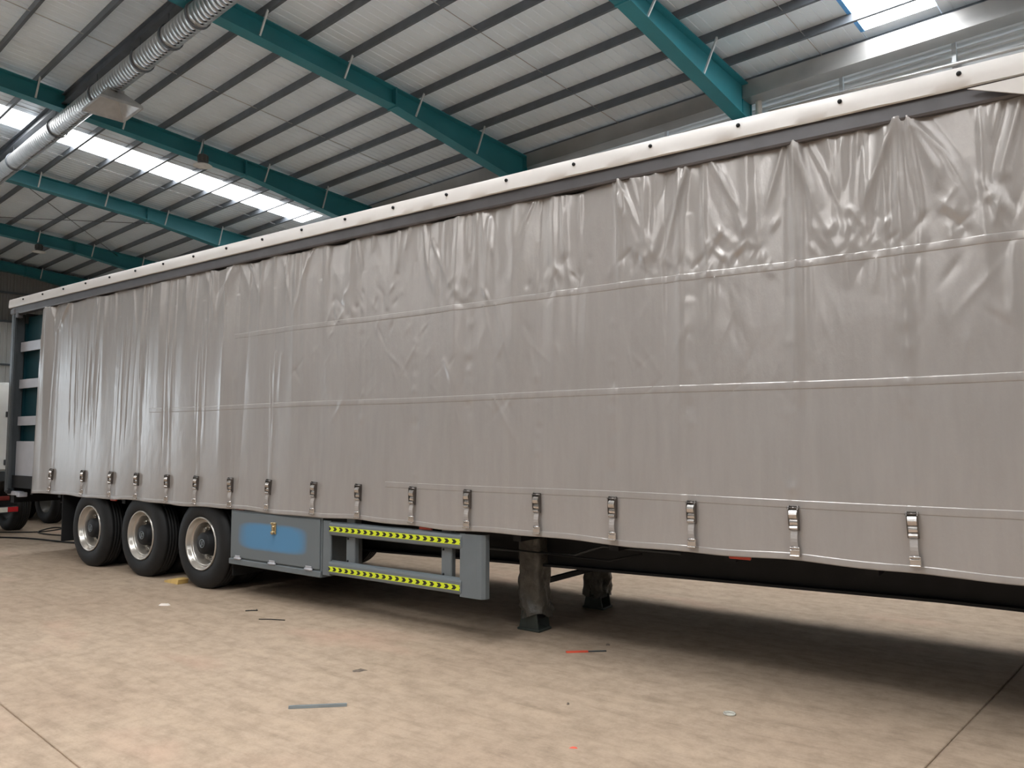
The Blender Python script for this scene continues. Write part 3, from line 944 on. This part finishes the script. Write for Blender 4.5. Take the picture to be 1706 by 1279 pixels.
# strap buckles
def buckle(x):
    zt = 1.272
    y = float(cloth_y(np.array([x]), np.array([1.2]))[0]) - 0.004
    mb = MB()
    for sx in (-1, 1):
        mb.prism([(y, zt - .155), (y - .020, zt - .150), (y - .034, zt - .10), (y - .036, zt - .02), (y - .024, zt + .004), (y, zt)], x + sx * .029 - .002, x + sx * .029 + .002, 'yz')
        mb.lathe([(0, -.004), (.009, -.004), (.009, .004), (0, .004)], (x + sx * .032, y - .024, zt - .012), 'x', 8)
    mb.box(x - .029, x + .029, y - .004, y + .001, zt - .155, zt)
    mb.lathe([(0, -.028), (.008, -.028), (.008, .028), (0, .028)], (x, y - .024, zt - .012), 'x', 10)
    b = obj('strap_buckle', mb, M_buckle, tr)
    # lever: three bent plates
    lv = MB()
    def plate(za, zb, ya, yb, ym):
        V = []
        for k in range(5):
            s_ = k / 4
            z = za + (zb - za) * s_
            yy = ya + (yb - ya) * s_ - ym * math.sin(PI * s_)
            V += [(x - .0245, yy, z), (x + .0245, yy, z), (x + .0245, yy + .004, z), (x - .0245, yy + .004, z)]
        Fc = []
        for k in range(4):
            for q in range(4):
                Fc.append((k * 4 + q, k * 4 + (q + 1) % 4, k * 4 + (q + 1) % 4 + 4, k * 4 + q + 4))
        lv.add(V, Fc + [(0, 1, 2, 3), (16, 19, 18, 17)])
    plate(zt - .026, zt - .078, y - .030, y - .034, .010)
    plate(zt - .084, zt - .118, y - .022, y - .024, .003)
    plate(zt - .124, zt - .150, y - .026, y - .024, .010)
    obj('lever', lv, M_chrome, b)
    st = MB()
    V = []
    for k in range(7):
        s_ = k / 6
        z = zt - .140 - .125 * s_
        yy = y - .010 - .018 * math.sin(PI * s_) - .004 * s_
        V += [(x - .021, yy, z), (x + .021, yy, z), (x + .021, yy + .003, z), (x - .021, yy + .003, z)]
    Fc = [(0, 1, 2, 3), (24, 27, 26, 25)]
    for k in range(6):
        for q in range(4):
            Fc.append((k * 4 + q, k * 4 + (q + 1) % 4, k * 4 + (q + 1) % 4 + 4, k * 4 + q + 4))
    obj('strap', st.add(V, Fc), M_web, b)
    hk = MB()
    hk.lathe([(0, -.023), (.011, -.023), (.011, .023), (0, .023)], (x, y - .018, zt - .262), 'x', 10)
    hk.cbox(x - .031, x + .031, y - .026, y - .014, zt - .310, zt - .272, .004)
    hk.cbox(x - .031, x - .022, y - .024, y - .014, zt - .285, zt - .258, .002)
    hk.cbox(x + .022, x + .031, y - .024, y - .014, zt - .285, zt - .258, .002)
    hk.cbox(x - .031, x + .031, y - .036, y - .010, zt - .318, zt - .306, .004)
    obj('strap_hook', hk, M_chrome, b)
    return b
for i_, x_ in enumerate(STRAPS):
    b = buckle(x_)
    b.rotation_euler = (0, R([9, 4, 5, 3, 2, 5, 1, 6, 4, 2, 3, 2, 0, 1, 0, -1, -2][i_]), R([14, 12, 12, 12, 10, 10, 12, 6, 6, 6, 4, 3, 2, 1, 0, 0, 2][i_]))

# top edge: white cover strip with bolts, dark rail below, roof
def camber(x):
    return 0.022 - (0.042 if x > -6.2 else 0.024) * min(1.0, abs(x + 6.2) / 7.2) ** 2
mb = MB()
xs = np.linspace(TX0 - .06, TX1, 260)
sec = [(5.088, 3.728), (5.078, 3.735), (5.075, 3.78), (5.077, 3.84), (5.086, 3.862), (5.14, 3.878), (5.14, 3.868), (5.098, 3.852), (5.09, 3.728)]
V, Fc = [], []
ns = len(sec)
for a, x in enumerate(xs):
    for k, (y, z) in enumerate(sec):
        wob = 0.0035 * math.sin(x * 9 + k) + 0.003 * math.sin(x * 23.0 + 2 * k) if x > -6 else 0.0015 * math.sin(x * 9 + k)
        lift = 0.02 * max(0, (x + 3.2) / 4) * (k in (3, 4, 5)) * math.sin(x * 2.4)
        V.append((x, y + wob * (k in (1, 2, 3)), z + camber(x) + lift * .4))
for a in range(len(xs) - 1):
    for k in range(ns):
        Fc.append((a * ns + k, a * ns + (k + 1) % ns, (a + 1) * ns + (k + 1) % ns, (a + 1) * ns + k))
Fc += [tuple(range(ns)), tuple(range((len(xs) - 1) * ns, len(xs) * ns))]
mb.add(V, Fc, True)
cov = obj('cover_strip', mb, M_white, tr)
cov.data.set_sharp_from_angle(angle=R(35))
cov['label'] = 'white cover strip along the top edge'
x = -0.51
proto = None
while x > TX0:
    z = 3.815 + camber(x)
    obj('bolt', MB().lathe([(0, -.012), (.010, -.012), (.014, -.006), (.014, .004), (0, .004)], (x, 5.072, z), 'y', 10), M_black, cov)
    x -= 0.655
def swept(sec, xs_, fz=camber):
    mb = MB()
    n = len(sec)
    V = [(x, y, z + fz(x)) for x in xs_ for y, z in sec]
    Fc = [(a * n + k, a * n + (k + 1) % n, (a + 1) * n + (k + 1) % n, (a + 1) * n + k) for a in range(len(xs_) - 1) for k in range(n)]
    return mb.add(V, Fc + [tuple(range(n)), tuple(range((len(xs_) - 1) * n, len(xs_) * n))])
X40 = np.linspace(TX0, TX1, 40)
obj('roof_rail', swept([(5.105, 3.735), (5.105, 3.64), (5.112, 3.625), (5.20, 3.625), (5.20, 3.735)], X40), M_rail, tr)
obj('roof_rail', swept([(7.55, 3.86), (7.55, 3.625), (7.64, 3.625), (7.64, 3.86)], X40), M_rail, tr)
obj('roof_cover', swept([(5.10, 3.855), (6.38, 3.885), (7.64, 3.86), (7.64, 3.845), (6.38, 3.87), (5.10, 3.84)], X40), M_white, tr)
fl_ = obj('corner_flap', MB().prism([(-.47, 3.705), (2.28, 3.72), (2.28, 3.46), (.30, 3.50), (-.19, 3.60)], 5.062, 5.072, 'xz'), M_white, tr)
fl_['label'] = 'white corner flap at the front top edge'
# far side, front wall
obj('far_curtain', MB().box(-13.2, TX1, 7.66, 7.70, 0.37, 3.66), M_curtain, tr)  # hem lowered out of view to deepen the shade under the trailer
obj('front_wall', MB().box(TX1 - .06, TX1, 5.2, 7.6, 1.0, 3.86), M_grey, tr)
# rear frame, seen past the open end of the curtain
obj('rear_post', MB().cbox(-13.44, -13.33, 5.11, 5.27, 0.88, 3.64, .012), M_greydk, tr)
obj('post_channel', MB().box(-13.335, -13.295, 5.105, 5.135, 0.95, 3.62).box(-13.335, -13.325, 5.10, 5.11, .95, 3.62), M_greydk, tr)
obj('rear_post', MB().cbox(-13.44, -13.33, 7.48, 7.64, 0.88, 3.64, .012), M_greydk, tr)
obj('rear_header', MB().box(-13.44, -13.33, 5.27, 7.48, 3.50, 3.66), M_greydk, tr)
obj('post_clamp', MB().cbox(-13.45, -13.30, 5.09, 5.20, 3.62, 3.71, .015).cbox(-13.28, -13.20, 5.10, 5.18, 3.56, 3.66, .01), M_rail, tr)
rd = obj('rear_door', MB().box(-13.40, -13.36, 5.27, 6.37, 1.1, 3.50), M_tealpanel, tr)
obj('rear_door', MB().box(-13.40, -13.36, 6.38, 7.48, 1.1, 3.50), M_tealpanel, tr)
pn = obj('inner_panel', MB().box(-13.30, -9.5, 5.30, 5.33, 1.15, 3.60), M_tealpanel, tr)
pn['label'] = 'dark teal panel behind the slats'
for a, b in ((3.04, 3.19), (2.47, 2.61), (1.90, 2.04)):
    obj('side_slat', MB().cbox(-13.295, -9.6, 5.20, 5.225, a, b, .004), M_slat, tr)
obj('side_board', MB().cbox(-13.295, -9.6, 5.195, 5.225, 1.13, 1.66, .005), M_slat, tr)
for x in (-9.6, -6.2, -2.8):
    obj('centre_post', MB().cbox(x - .05, x + .05, 5.22, 5.32, 1.1, 3.64, .01), M_greydk, tr)
obj('rear_lamp_bracket', MB().cbox(-13.40, -13.10, 5.14, 5.26, .84, .90, .008).cbox(-13.08, -12.98, 5.14, 5.26, .82, .89, .008), M_slat, tr)
obj('corner_bolt', MB().cbox(-13.36, -13.26, 5.09, 5.16, .86, .93, .015), M_black, tr)

# deck and chassis
obj('deck', MB().box(TX0, TX1, 5.24, 7.52, 1.00, 1.14), M_greydk, tr)
obj('side_rail', MB().box(TX0 + .05, TX1, 5.17, 5.24, 0.955, 1.14), M_black, tr)
obj('side_rail', MB().box(TX0 + .05, TX1, 7.52, 7.59, 0.93, 1.14), M_black, tr)
obj('rear_bumper_beam', MB().box(TX0, TX0 + .12, 5.2, 7.55, .72, 1.0), M_black, tr)
for y in (5.90, 6.85):
    top, bot = 1.0, [(-13.2, .68), (-9, .50), (-6.5, .50), (-4.0, .565), (-2.4, .60), (-0.8, .63), (TX1 - .1, .62)]
    mb = MB()
    mb.prism([(x, z + .02) for x, z in bot] + [(TX1 - .1, top), (-13.2, top)], y - .006, y + .006, 'xz')
    mb.prism([(x, z) for x, z in bot] + [(x, z + .02) for x, z in bot[::-1]], y - .07, y + .07, 'xz')
    obj('main_beam', mb, M_black, tr)
for x in np.arange(-12.8, 2.2, 0.9):
    obj('cross_member', MB().box(x - .04, x + .04, 5.24, 7.52, .86, 1.0), M_black, tr)
obj('air_pipe', MB().tube([(-6, 5.78, .66), (-3.6, 5.78, .70), (-3.3, 5.78, .80), (-2.6, 5.78, .80)], .012, 8), M_greydk, tr)
obj('air_pipe', MB().tube([(-5.4, 5.70, .72), (-3.2, 5.70, .70), (-2.9, 5.70, .78)], .008, 8), M_black, tr)
obj('air_tank', MB().lathe([(0, -7.9), (.10, -7.88), (.14, -7.82), (.14, -7.1), (.10, -7.04), (0, -7.02)], (0, 6.35, .66), 'x', 20), M_black, tr)
obj('spare_wheel_carrier', MB().lathe([(.2, .0), (.5, .0), (.51, .06), (.51, .2), (.5, .26), (.2, .26)], (-5.6, 6.6, .60), 'z', 28), M_rubber, tr)

# wheels
WX = (-8.20, -9.51, -10.82)
RW = 0.515
def tyre_prof(y0, d=1):
    q = [(.290, .045), (.300, .020), (.330, .006), (.40, .000), (.450, .008), (.486, .026), (.505, .046), (.513, .058)]
    gs = [.062, .103, .140, .177, .218]
    for a, b in zip(gs[:-1], gs[1:]):
        q += [(RW, a), (RW, b - .009), (RW - .012, b - .006), (RW - .012, b - .001)]
    q += [(.513, .222), (.505, .234), (.486, .254), (.45, .272), (.40, .280), (.33, .274), (.30, .26), (.29, .235), (.290, .045)]
    return [(r, y0 + d * h) for r, h in q]
def wheel(x, y0, d, full):
    c = (x, 0, RW - .012)
    w = obj('wheel', MB().lathe(tyre_prof(y0, d), c, 'y', 56), M_rubber, tr)
    if not full:
        obj('rim', MB().lathe([(.292, y0 + d * h) for h in (.05, .23)], c, 'y', 40), M_disc, w)
        return w
    rp = [(.29, .055), (.301, .026), (.304, .012), (.298, .002), (.290, .002), (.283, .014), (.276, .045), (.268, .062), (.260, .066), (.256, .056), (.247, .054), (.240, .066), (.235, .100), (.231, .150), (.222, .172), (.21, .180)]
    obj('rim', MB().lathe([(r, y0 + d * h) for r, h in rp], c, 'y', 48), M_rim, w)
    obj('wheel_disc', MB().lathe([(.215, y0 + d * .178), (.19, y0 + d * .182), (.17, y0 + d * .172), (.13, y0 + d * .172), (0, y0 + d * .172)], c, 'y', 40), M_disc, w)
    obj('hub', MB().lathe([(.150, y0 + d * .172), (.146, y0 + d * .13), (.128, y0 + d * .115), (.124, y0 + d * .045), (.112, y0 + d * .030), (0, y0 + d * .028)], c, 'y', 32), M_black, w)
    em = MB().lathe([(.048, y0 + d * .030), (.050, y0 + d * .020), (.042, y0 + d * .020), (.040, y0 + d * .030)], c, 'y', 24)
    em.lathe([(.014, y0 + d * .030), (.016, y0 + d * .021), (.009, y0 + d * .021), (.008, y0 + d * .030)], (c[0], 0, c[2] + .014), 'y', 14)
    em.lathe([(.014, y0 + d * .030), (.016, y0 + d * .021), (.009, y0 + d * .021), (.008, y0 + d * .030)], (c[0], 0, c[2] - .014), 'y', 14)
    e = obj('hub_emblem', em, M_grey, w)
    for k in range(10):
        a = 2 * PI * (k + .35) / 10
        p = (x + .178 * math.cos(a), 0, c[2] + .178 * math.sin(a))
        obj('wheel_nut', MB().lathe([(.022, y0 + d * .172), (.022, y0 + d * .160), (.016, y0 + d * .158), (.016, y0 + d * .125), (.010, y0 + d * .120), (.010, y0 + d * .105), (0, y0 + d * .105)], p, 'y', 6, False), M_rim, w)
    for k in range(8):
        a = 2 * PI * k / 8
        p = (x + .203 * math.cos(a), 0, c[2] + .203 * math.sin(a))
        obj('hand_hole', MB().lathe([(.014, y0 + d * .185), (.016, y0 + d * .174), (0, y0 + d * .176)], p, 'y', 10), M_black, w)
    return w
w0 = wheel(WX[0], 5.150, 1, True)
w1 = wheel(WX[0], 5.470, 1, False)
w2 = wheel(WX[0], 7.600, -1, False)
w3 = wheel(WX[0], 7.280, -1, False)
for x in WX[1:]:
    for w in (w0, w1, w2, w3):
        dup(w, (x - WX[0], 0, 0), tr)
for x in WX:
    obj('axle', MB().lathe([(0, 5.40), (.075, 5.40), (.075, 7.35), (0, 7.35)], (x, 0, RW - .01), 'y', 16), M_black, tr)
    for y in (5.90, 6.85):
        obj('leaf_spring', MB().prism([(x - .55, .64), (x, .56), (x + .55, .64), (x + .55, .68), (x, .62), (x - .55, .68)], y - .045, y + .045, 'xz'), M_black, tr)
for x in (-7.56, -8.85, -10.16, -11.5):
    for y in (5.90, 6.85):
        obj('spring_hanger', MB().prism([(x - .10, .52), (x + .10, .52), (x + .16, .9), (x - .16, .9)], y - .055, y + .055, 'xz'), M_black, tr)
for y in (5.15, 7.0):
    obj('mud_flap', MB().cbox(-11.60, -11.585, y, y + .60, .27, .98, .004), M_rubber, tr)
obj('flap_bracket', MB().bar((-11.62, 5.15, .97), (-11.62, 7.6, .97), .05, .05), M_black, tr)
# wheel arch flap ahead of the tool box
obj('front_mud_flap', MB().cbox(-7.60, -7.588, 5.17, 5.72, .20, .95, .004), M_rubber, tr)

# tool box
tb = obj('tool_box', MB().prism([(5.135, .345), (5.135, .925), (5.66, .925), (5.66, .345)], -7.585, -6.075, 'yz'), M_grey, tr)
tb['label'] = 'grey steel tool box with a blue patch on its door'
# tool box tilts slightly: its bottom rises towards the front
obj('door', MB().cbox(-7.555, -6.10, 5.118, 5.136, .420, .905, .005), M_boxdoor, tb)
obj('sill_lip', MB().cbox(-7.585, -6.075, 5.112, 5.136, .345, .405, .006), M_grey, tb)
lt = MB()
lt.cbox(-6.845, -6.775, 5.104, 5.120, .715, .835, .005)
lt.cbox(-6.822, -6.798, 5.090, 5.108, .745, .80, .005)
lt.lathe([(0, 5.080), (.016, 5.080), (.020, 5.09), (.020, 5.105)], (-6.81, 0, .732), 'y', 12)
lt.lathe([(0, 5.090), (.010, 5.090), (.010, 5.105)], (-6.835, 0, .825), 'y', 8).lathe([(0, 5.090), (.010, 5.090), (.010, 5.105)], (-6.785, 0, .825), 'y', 8)
obj('latch', lt, M_brass, tb)
for x in (-7.42, -6.83, -6.25):
    obj('hinge', MB().lathe([(0, -.055), (.013, -.055), (.013, .055), (0, .055)], (x, 5.110, .412), 'x', 10).cbox(x - .045, x + .045, 5.106, 5.114, .418, .445, .002), M_slat, tb)
obj('box_bracket', MB().box(-7.57, -7.50, 5.3, 5.6, .92, 1.0).box(-6.15, -6.08, 5.3, 5.6, .92, 1.0), M_black, tb)

# side guard
sg = obj('side_guard', MB().cbox(-6.055, -5.94, 5.120, 5.145, .375, .905, .006), M_grey, tr)
sg['label'] = 'grey side guard frame with yellow chevron tape'
def guard_rail(z0, z1):
    return MB().prism([(5.145, z0), (5.112, z0 + .012), (5.106, z0 + .03), (5.106, z1 - .03), (5.112, z1 - .012), (5.145, z1), (5.155, z1), (5.155, z0)], -5.95, -4.28, 'yz')
obj('guard_rail', guard_rail(.762, .898), M_grey, sg)
obj('guard_rail', guard_rail(.385, .525), M_grey, sg)
for z in (.830, .448):
    o = obj('chevron_tape', MB().box(-5.945, -4.295, 5.1035, 5.1062, z - .0235, z + .0235), M_chev, sg)
    o['label'] = 'yellow reflective tape with black arrows'
for x in (-5.70, -4.49):
    obj('guard_post', MB().cbox(x - .06, x + .06, 5.155, 5.215, .40, .99, .008), M_grey, sg)
    for z in (.745, .535):
        obj('post_bolt', MB().lathe([(0, 5.146), (.010, 5.148), (.010, 5.158)], (x - .03, 0, z), 'y', 8), M_black, sg)
# rounded end plate
pp = [(-4.30, 5.112), (-4.12, 5.112), (-4.075, 5.120), (-4.05, 5.145), (-4.045, 5.19), (-4.055, 5.19), (-4.06, 5.15), (-4.08, 5.13), (-4.12, 5.122), (-4.30, 5.122)]
obj('end_plate', MB().prism(pp, .375, .900, 'xy'), M_grey, sg)
obj('guard_bracket', MB().box(-5.73, -5.67, 5.2, 5.9, .93, .99).box(-4.52, -4.46, 5.2, 5.9, .93, .99), M_black, sg)
for x in (-7.47, -4.735, -1.9, -10.2):
    m_ = obj('side_marker', MB().cbox(x - .075, x + .075, 5.150, 5.172, .895, .945, .006), M_red, tr)
    m_['label'] = 'small red side marker'

# landing gear with plastic film still wrapped round the legs
def leg(y, seed):
    rg = np.random.RandomState(seed)
    x = -4.05
    g_ = obj('landing_leg', MB().cbox(x - .075, x + .075, y - .075, y + .075, .10, 1.0, .01), M_black, tr)
    V, Fc = [], []
    nz_, nr_ = 22, 28
    for a in range(nz_):
        z = .13 + .87 * a / (nz_ - 1)
        for k in range(nr_):
            th = 2 * PI * k / nr_
            cx, sx = math.cos(th), math.sin(th)
            r = .118 / max(abs(cx), abs(sx)) * 0.97 if True else 0
            r = min(r, .142)
            lo = math.exp(-((z - .22) / .14) ** 2)
            r += .014 * math.sin(3 * th + z * 17 + seed) * (.35 + lo) + rg.normal(0, .004 + .006 * lo) + .02 * lo * math.sin(5 * th + seed)
            V.append((x + r * cx, y + r * sx, z + (.03 * math.sin(2 * th + seed) if a == 0 else 0)))
    for a in range(nz_ - 1):
        for k in range(nr_):
            Fc.append((a * nr_ + k, a * nr_ + (k + 1) % nr_, (a + 1) * nr_ + (k + 1) % nr_, (a + 1) * nr_ + k))
    w_ = obj('plastic_wrap', MB().add(V, Fc, True), M_wrap, g_)
    w_['label'] = 'dusty plastic film wrapped round the leg'
    mb = MB()
    mb.cbox(x - .125, x + .115, y - .10, y + .10, 0.0, .022, .005)
    for s_ in (-1, 1):
        mb.prism([(x - .11, .02), (x + .10, .02), (x + .075, .17), (x - .075, .17)], y + s_ * .085 - .006, y + s_ * .085 + .006, 'xz')
    mb.tube([(x, y - .12, .15), (x, y + .12, .15)], .022, 10)
    obj('foot', mb, M_footpaint, g_)
    return g_
leg(5.86, 3)
leg(6.98, 8)
obj('leg_cross_shaft', MB().bar((-4.05, 5.95, .40), (-4.05, 6.90, .40), .045, .045), M_black, tr)
obj('leg_brace', MB().bar((-4.05, 5.9, .95), (-4.05, 6.9, .70), .05, .05), M_black, tr)

# ------------------------------------------------------------------ white box truck beyond the rear of the trailer
bt = thing('box_truck', (-19.0, 5.0, 0), 'white box truck at the left edge, seen behind the trailer', 'truck')
obj('cargo_body', MB().cbox(-22.0, -15.86, 3.72, 6.30, 1.10, 2.72, .02), M_whitepaint, bt)
obj('rear_sill', MB().cbox(-15.95, -15.80, 3.70, 6.26, .93, 1.10, .01), M_greydk, bt)
for ya, yb in ((3.78, 5.00), (5.02, 6.24)):
    d_ = obj('rear_door', MB().cbox(-15.87, -15.82, ya, yb, 1.14, 2.68, .008), M_whitepaint, bt)
    for z in (1.27, 2.14):
        yh = 6.02 if yb > 5.5 else 3.81
        obj('door_hinge', MB().cbox(-15.825, -15.79, yh - .035, yh + .035, z - .05, z + .05, .008), M_greydk, d_)
ub = obj('underrun_bar', MB().cbox(-15.86, -15.78, 3.75, 6.25, .36, .47, .01), M_greydk, bt)
k = 0
y = 6.245
while y > 3.8:
    obj('tape_piece', MB().box(-15.782, -15.776, y - .17, y, .375, .462), M_taper if k % 2 == 0 else M_tapew, ub)
    y -= .172
    k += 1
obj('tail_lamp', MB().cbox(-15.88, -15.82, 5.60, 6.12, .58, .66, .012), M_reddull, bt)
for ya in (6.24, 3.80):
    obj('wheel', MB().lathe(tyre_prof(ya - .02), (-16.30, 0, RW - .02), 'y', 40), M_rubber, bt)
    obj('wheel', MB().lathe(tyre_prof(ya - .02), (-20.8, 0, RW - .02), 'y', 40), M_rubber, bt)
obj('chassis', MB().box(-22, -15.9, 4.5, 4.6, .7, .95).box(-22, -15.9, 5.4, 5.5, .7, .95).box(-16.5, -16.4, 3.9, 6.1, .46, .56), M_black, bt)
obj('cab', MB().cbox(-24.2, -22.1, 3.8, 6.1, .5, 2.5, .12), M_whitepaint, bt)

# ------------------------------------------------------------------ low flatbed parked behind, showing only under the hem
ft = thing('flatbed_trailer', (-20.0, 8.2, 0), 'dark low flatbed behind the trailer, its wheel showing beside the mud flap', 'trailer')
obj('deck', MB().cbox(-23.6, -16.3, 7.15, 9.45, .82, 1.0, .01), M_black, ft)
for y in (7.75, 8.75):
    obj('main_beam', MB().box(-23.5, -16.4, y, y + .12, .62, .82), M_black, ft)
for x in (-17.0, -18.3):
    for y0_, d_ in ((7.2, 1), (9.4, -1)):
        w_ = obj('wheel', MB().lathe(tyre_prof(y0_, d_), (x, 0, RW - .012), 'y', 40), M_rubber, ft)
        obj('rim', MB().lathe([(.292, y0_ + d_ * .03), (.25, y0_ + d_ * .08), (.2, y0_ + d_ * .15), (0, y0_ + d_ * .15)], (x, 0, RW - .012), 'y', 32), M_disc, w_)
    obj('axle', MB().lathe([(0, 7.4), (.06, 7.4), (.06, 9.2), (0, 9.2)], (x, 0, RW), 'y', 12), M_black, ft)
for y in (7.6, 9.0):
    obj('prop_leg', MB().cbox(-22.9, -22.75, y - .06, y + .06, 0, .82, .008), M_black, ft)

# ------------------------------------------------------------------ things lying on the floor
def bar_on_floor(name, a, b, w, h, m, label, cat):
    a, b = np.array(a), np.array(b)
    return tag(obj(name, MB().bar((a[0], a[1], h / 2 + .001), (b[0], b[1], h / 2 + .001), w, h), m), label, cat)
bar_on_floor('metal_rod', (-4.13, 3.24), (-3.87, 3.49), .020, .016, M_steelrod, 'short blue grey metal rod on the floor in the foreground', 'rod')
rs = thing('painted_strip', (-3.3, 5.47, 0), 'thin metal strip with one red end on the floor before the landing leg', 'strip')
obj('red_end', MB().bar((-3.41, 5.37, .006), (-3.28, 5.49, .006), .03, .010), M_orange, rs)
obj('bare_end', MB().bar((-3.28, 5.49, .005), (-3.17, 5.59, .005), .018, .008), M_greydk, rs)
tag(obj('wheel_chock', MB().prism([(-8.90, .001), (-8.62, .001), (-8.60, .055), (-8.70, .062), (-8.90, .022)], 5.14, 5.27, 'xz'), M_wood), 'yellow wooden chock pushed under the front tyre', 'chock')
cap = thing('plastic_cap', (-1.85, 4.79, 0), 'clear round plastic cap lying on the floor at right', 'cap')
obj('cap_rim', MB().lathe([(.030, .001), (.038, .001), (.038, .010), (.030, .010), (.030, .001)], (-1.85, 4.79, 0), 'z', 20), M_clear, cap)
obj('cap_disc', MB().lathe([(0, .001), (.030, .001), (.030, .005), (0, .006)], (-1.85, 4.79, 0), 'z', 20), M_clear, cap)
def scrap(name, x, y, r, m, label, cat, seed, h=.012, elong=1.0, rot=0):
    rg = np.random.RandomState(seed)
    n = 9
    top, bot = [], []
    for k in range(n):
        a = 2 * PI * k / n
        q = r * rg.uniform(.55, 1.1)
        dx, dy = q * math.cos(a) * elong, q * math.sin(a)
        dx, dy = dx * math.cos(rot) - dy * math.sin(rot), dx * math.sin(rot) + dy * math.cos(rot)
        bot.append((x + dx, y + dy, .001))
        top.append((x + dx * .6, y + dy * .6, h * rg.uniform(.5, 1.2)))
    mb = MB().add(bot + top + [(x, y, h)], [tuple(range(n))[::-1]] + [(k, (k + 1) % n, (k + 1) % n + n, k + n) for k in range(n)] + [(k + n, (k + 1) % n + n, 2 * n) for k in range(n)])
    return tag(obj(name, mb, m), label, cat)
scrap('paper_scrap', -7.67, 4.44, .05, M_paper, 'pale torn scrap on the floor in front of the tyres', 'scrap', 1, .02, 1.6, .6)
scrap('red_chip', -2.35, 3.77, .018, M_orange, 'tiny red chip on the floor at bottom centre', 'chip', 2, .006, 1.6, .6)
scrap('dirt_clump', -4.38, 4.06, .045, M_dirt, 'dark clump of dirt on the bare floor in mid foreground', 'dirt', 3, .007, 1.8, .7)
scrap('dark_pebble', -3.25, 5.76, .016, M_dirt, 'tiny dark pebble behind the red strip', 'pebble', 4, .014)
scrap('dark_pebble', -2.75, 4.35, .014, M_dirt, 'tiny dark pebble out on the open floor', 'pebble', 5, .012)
tag(obj('wire_offcut', MB().tube([(-6.76, 4.76, .006), (-6.70, 4.79, .012), (-6.68, 4.84, .006), (-6.72, 4.86, .006)], .005, 6), M_black), 'bent black wire offcut lying before the tool box', 'wire')
tag(obj('thin_wire', MB().tube([(-6.35, 4.62, .005), (-6.25, 4.68, .007), (-6.12, 4.74, .005)], .004, 6), M_black), 'thin straight wire lying closer than the bent offcut', 'wire')
def cable(name, pts, r, label):
    P = [Vector((x, y, r + .001)) for x, y in pts]
    out_ = []
    for i in range(len(P) - 1):
        p0, p1, p2, p3 = P[max(i - 1, 0)], P[i], P[i + 1], P[min(i + 2, len(P) - 1)]
        for k in range(6):
            t = k / 6
            out_.append(0.5 * ((2 * p1) + (p2 - p0) * t + (2 * p0 - 5 * p1 + 4 * p2 - p3) * t * t + (-p0 + 3 * p1 - 3 * p2 + p3) * t ** 3))
    out_.append(P[-1])
    return tag(obj(name, MB().tube([q[:] for q in out_], r, 6), M_black), label, 'cable')
cable('floor_cable', [(-16.4, 5.4), (-15.9, 6.0), (-15.4, 6.45), (-15.6, 6.95), (-15.9, 6.9), (-15.3, 6.4), (-14.4, 6.5), (-13.6, 6.9), (-12.6, 7.0)], .011, 'looped dark cable on the floor behind the trailer')
cable('air_hose', [(-15.6, 5.4), (-14.6, 5.9), (-13.4, 6.1), (-12.4, 6.4), (-11.9, 6.5)], .014, 'long dark hose on the floor nearer than the looped cable')
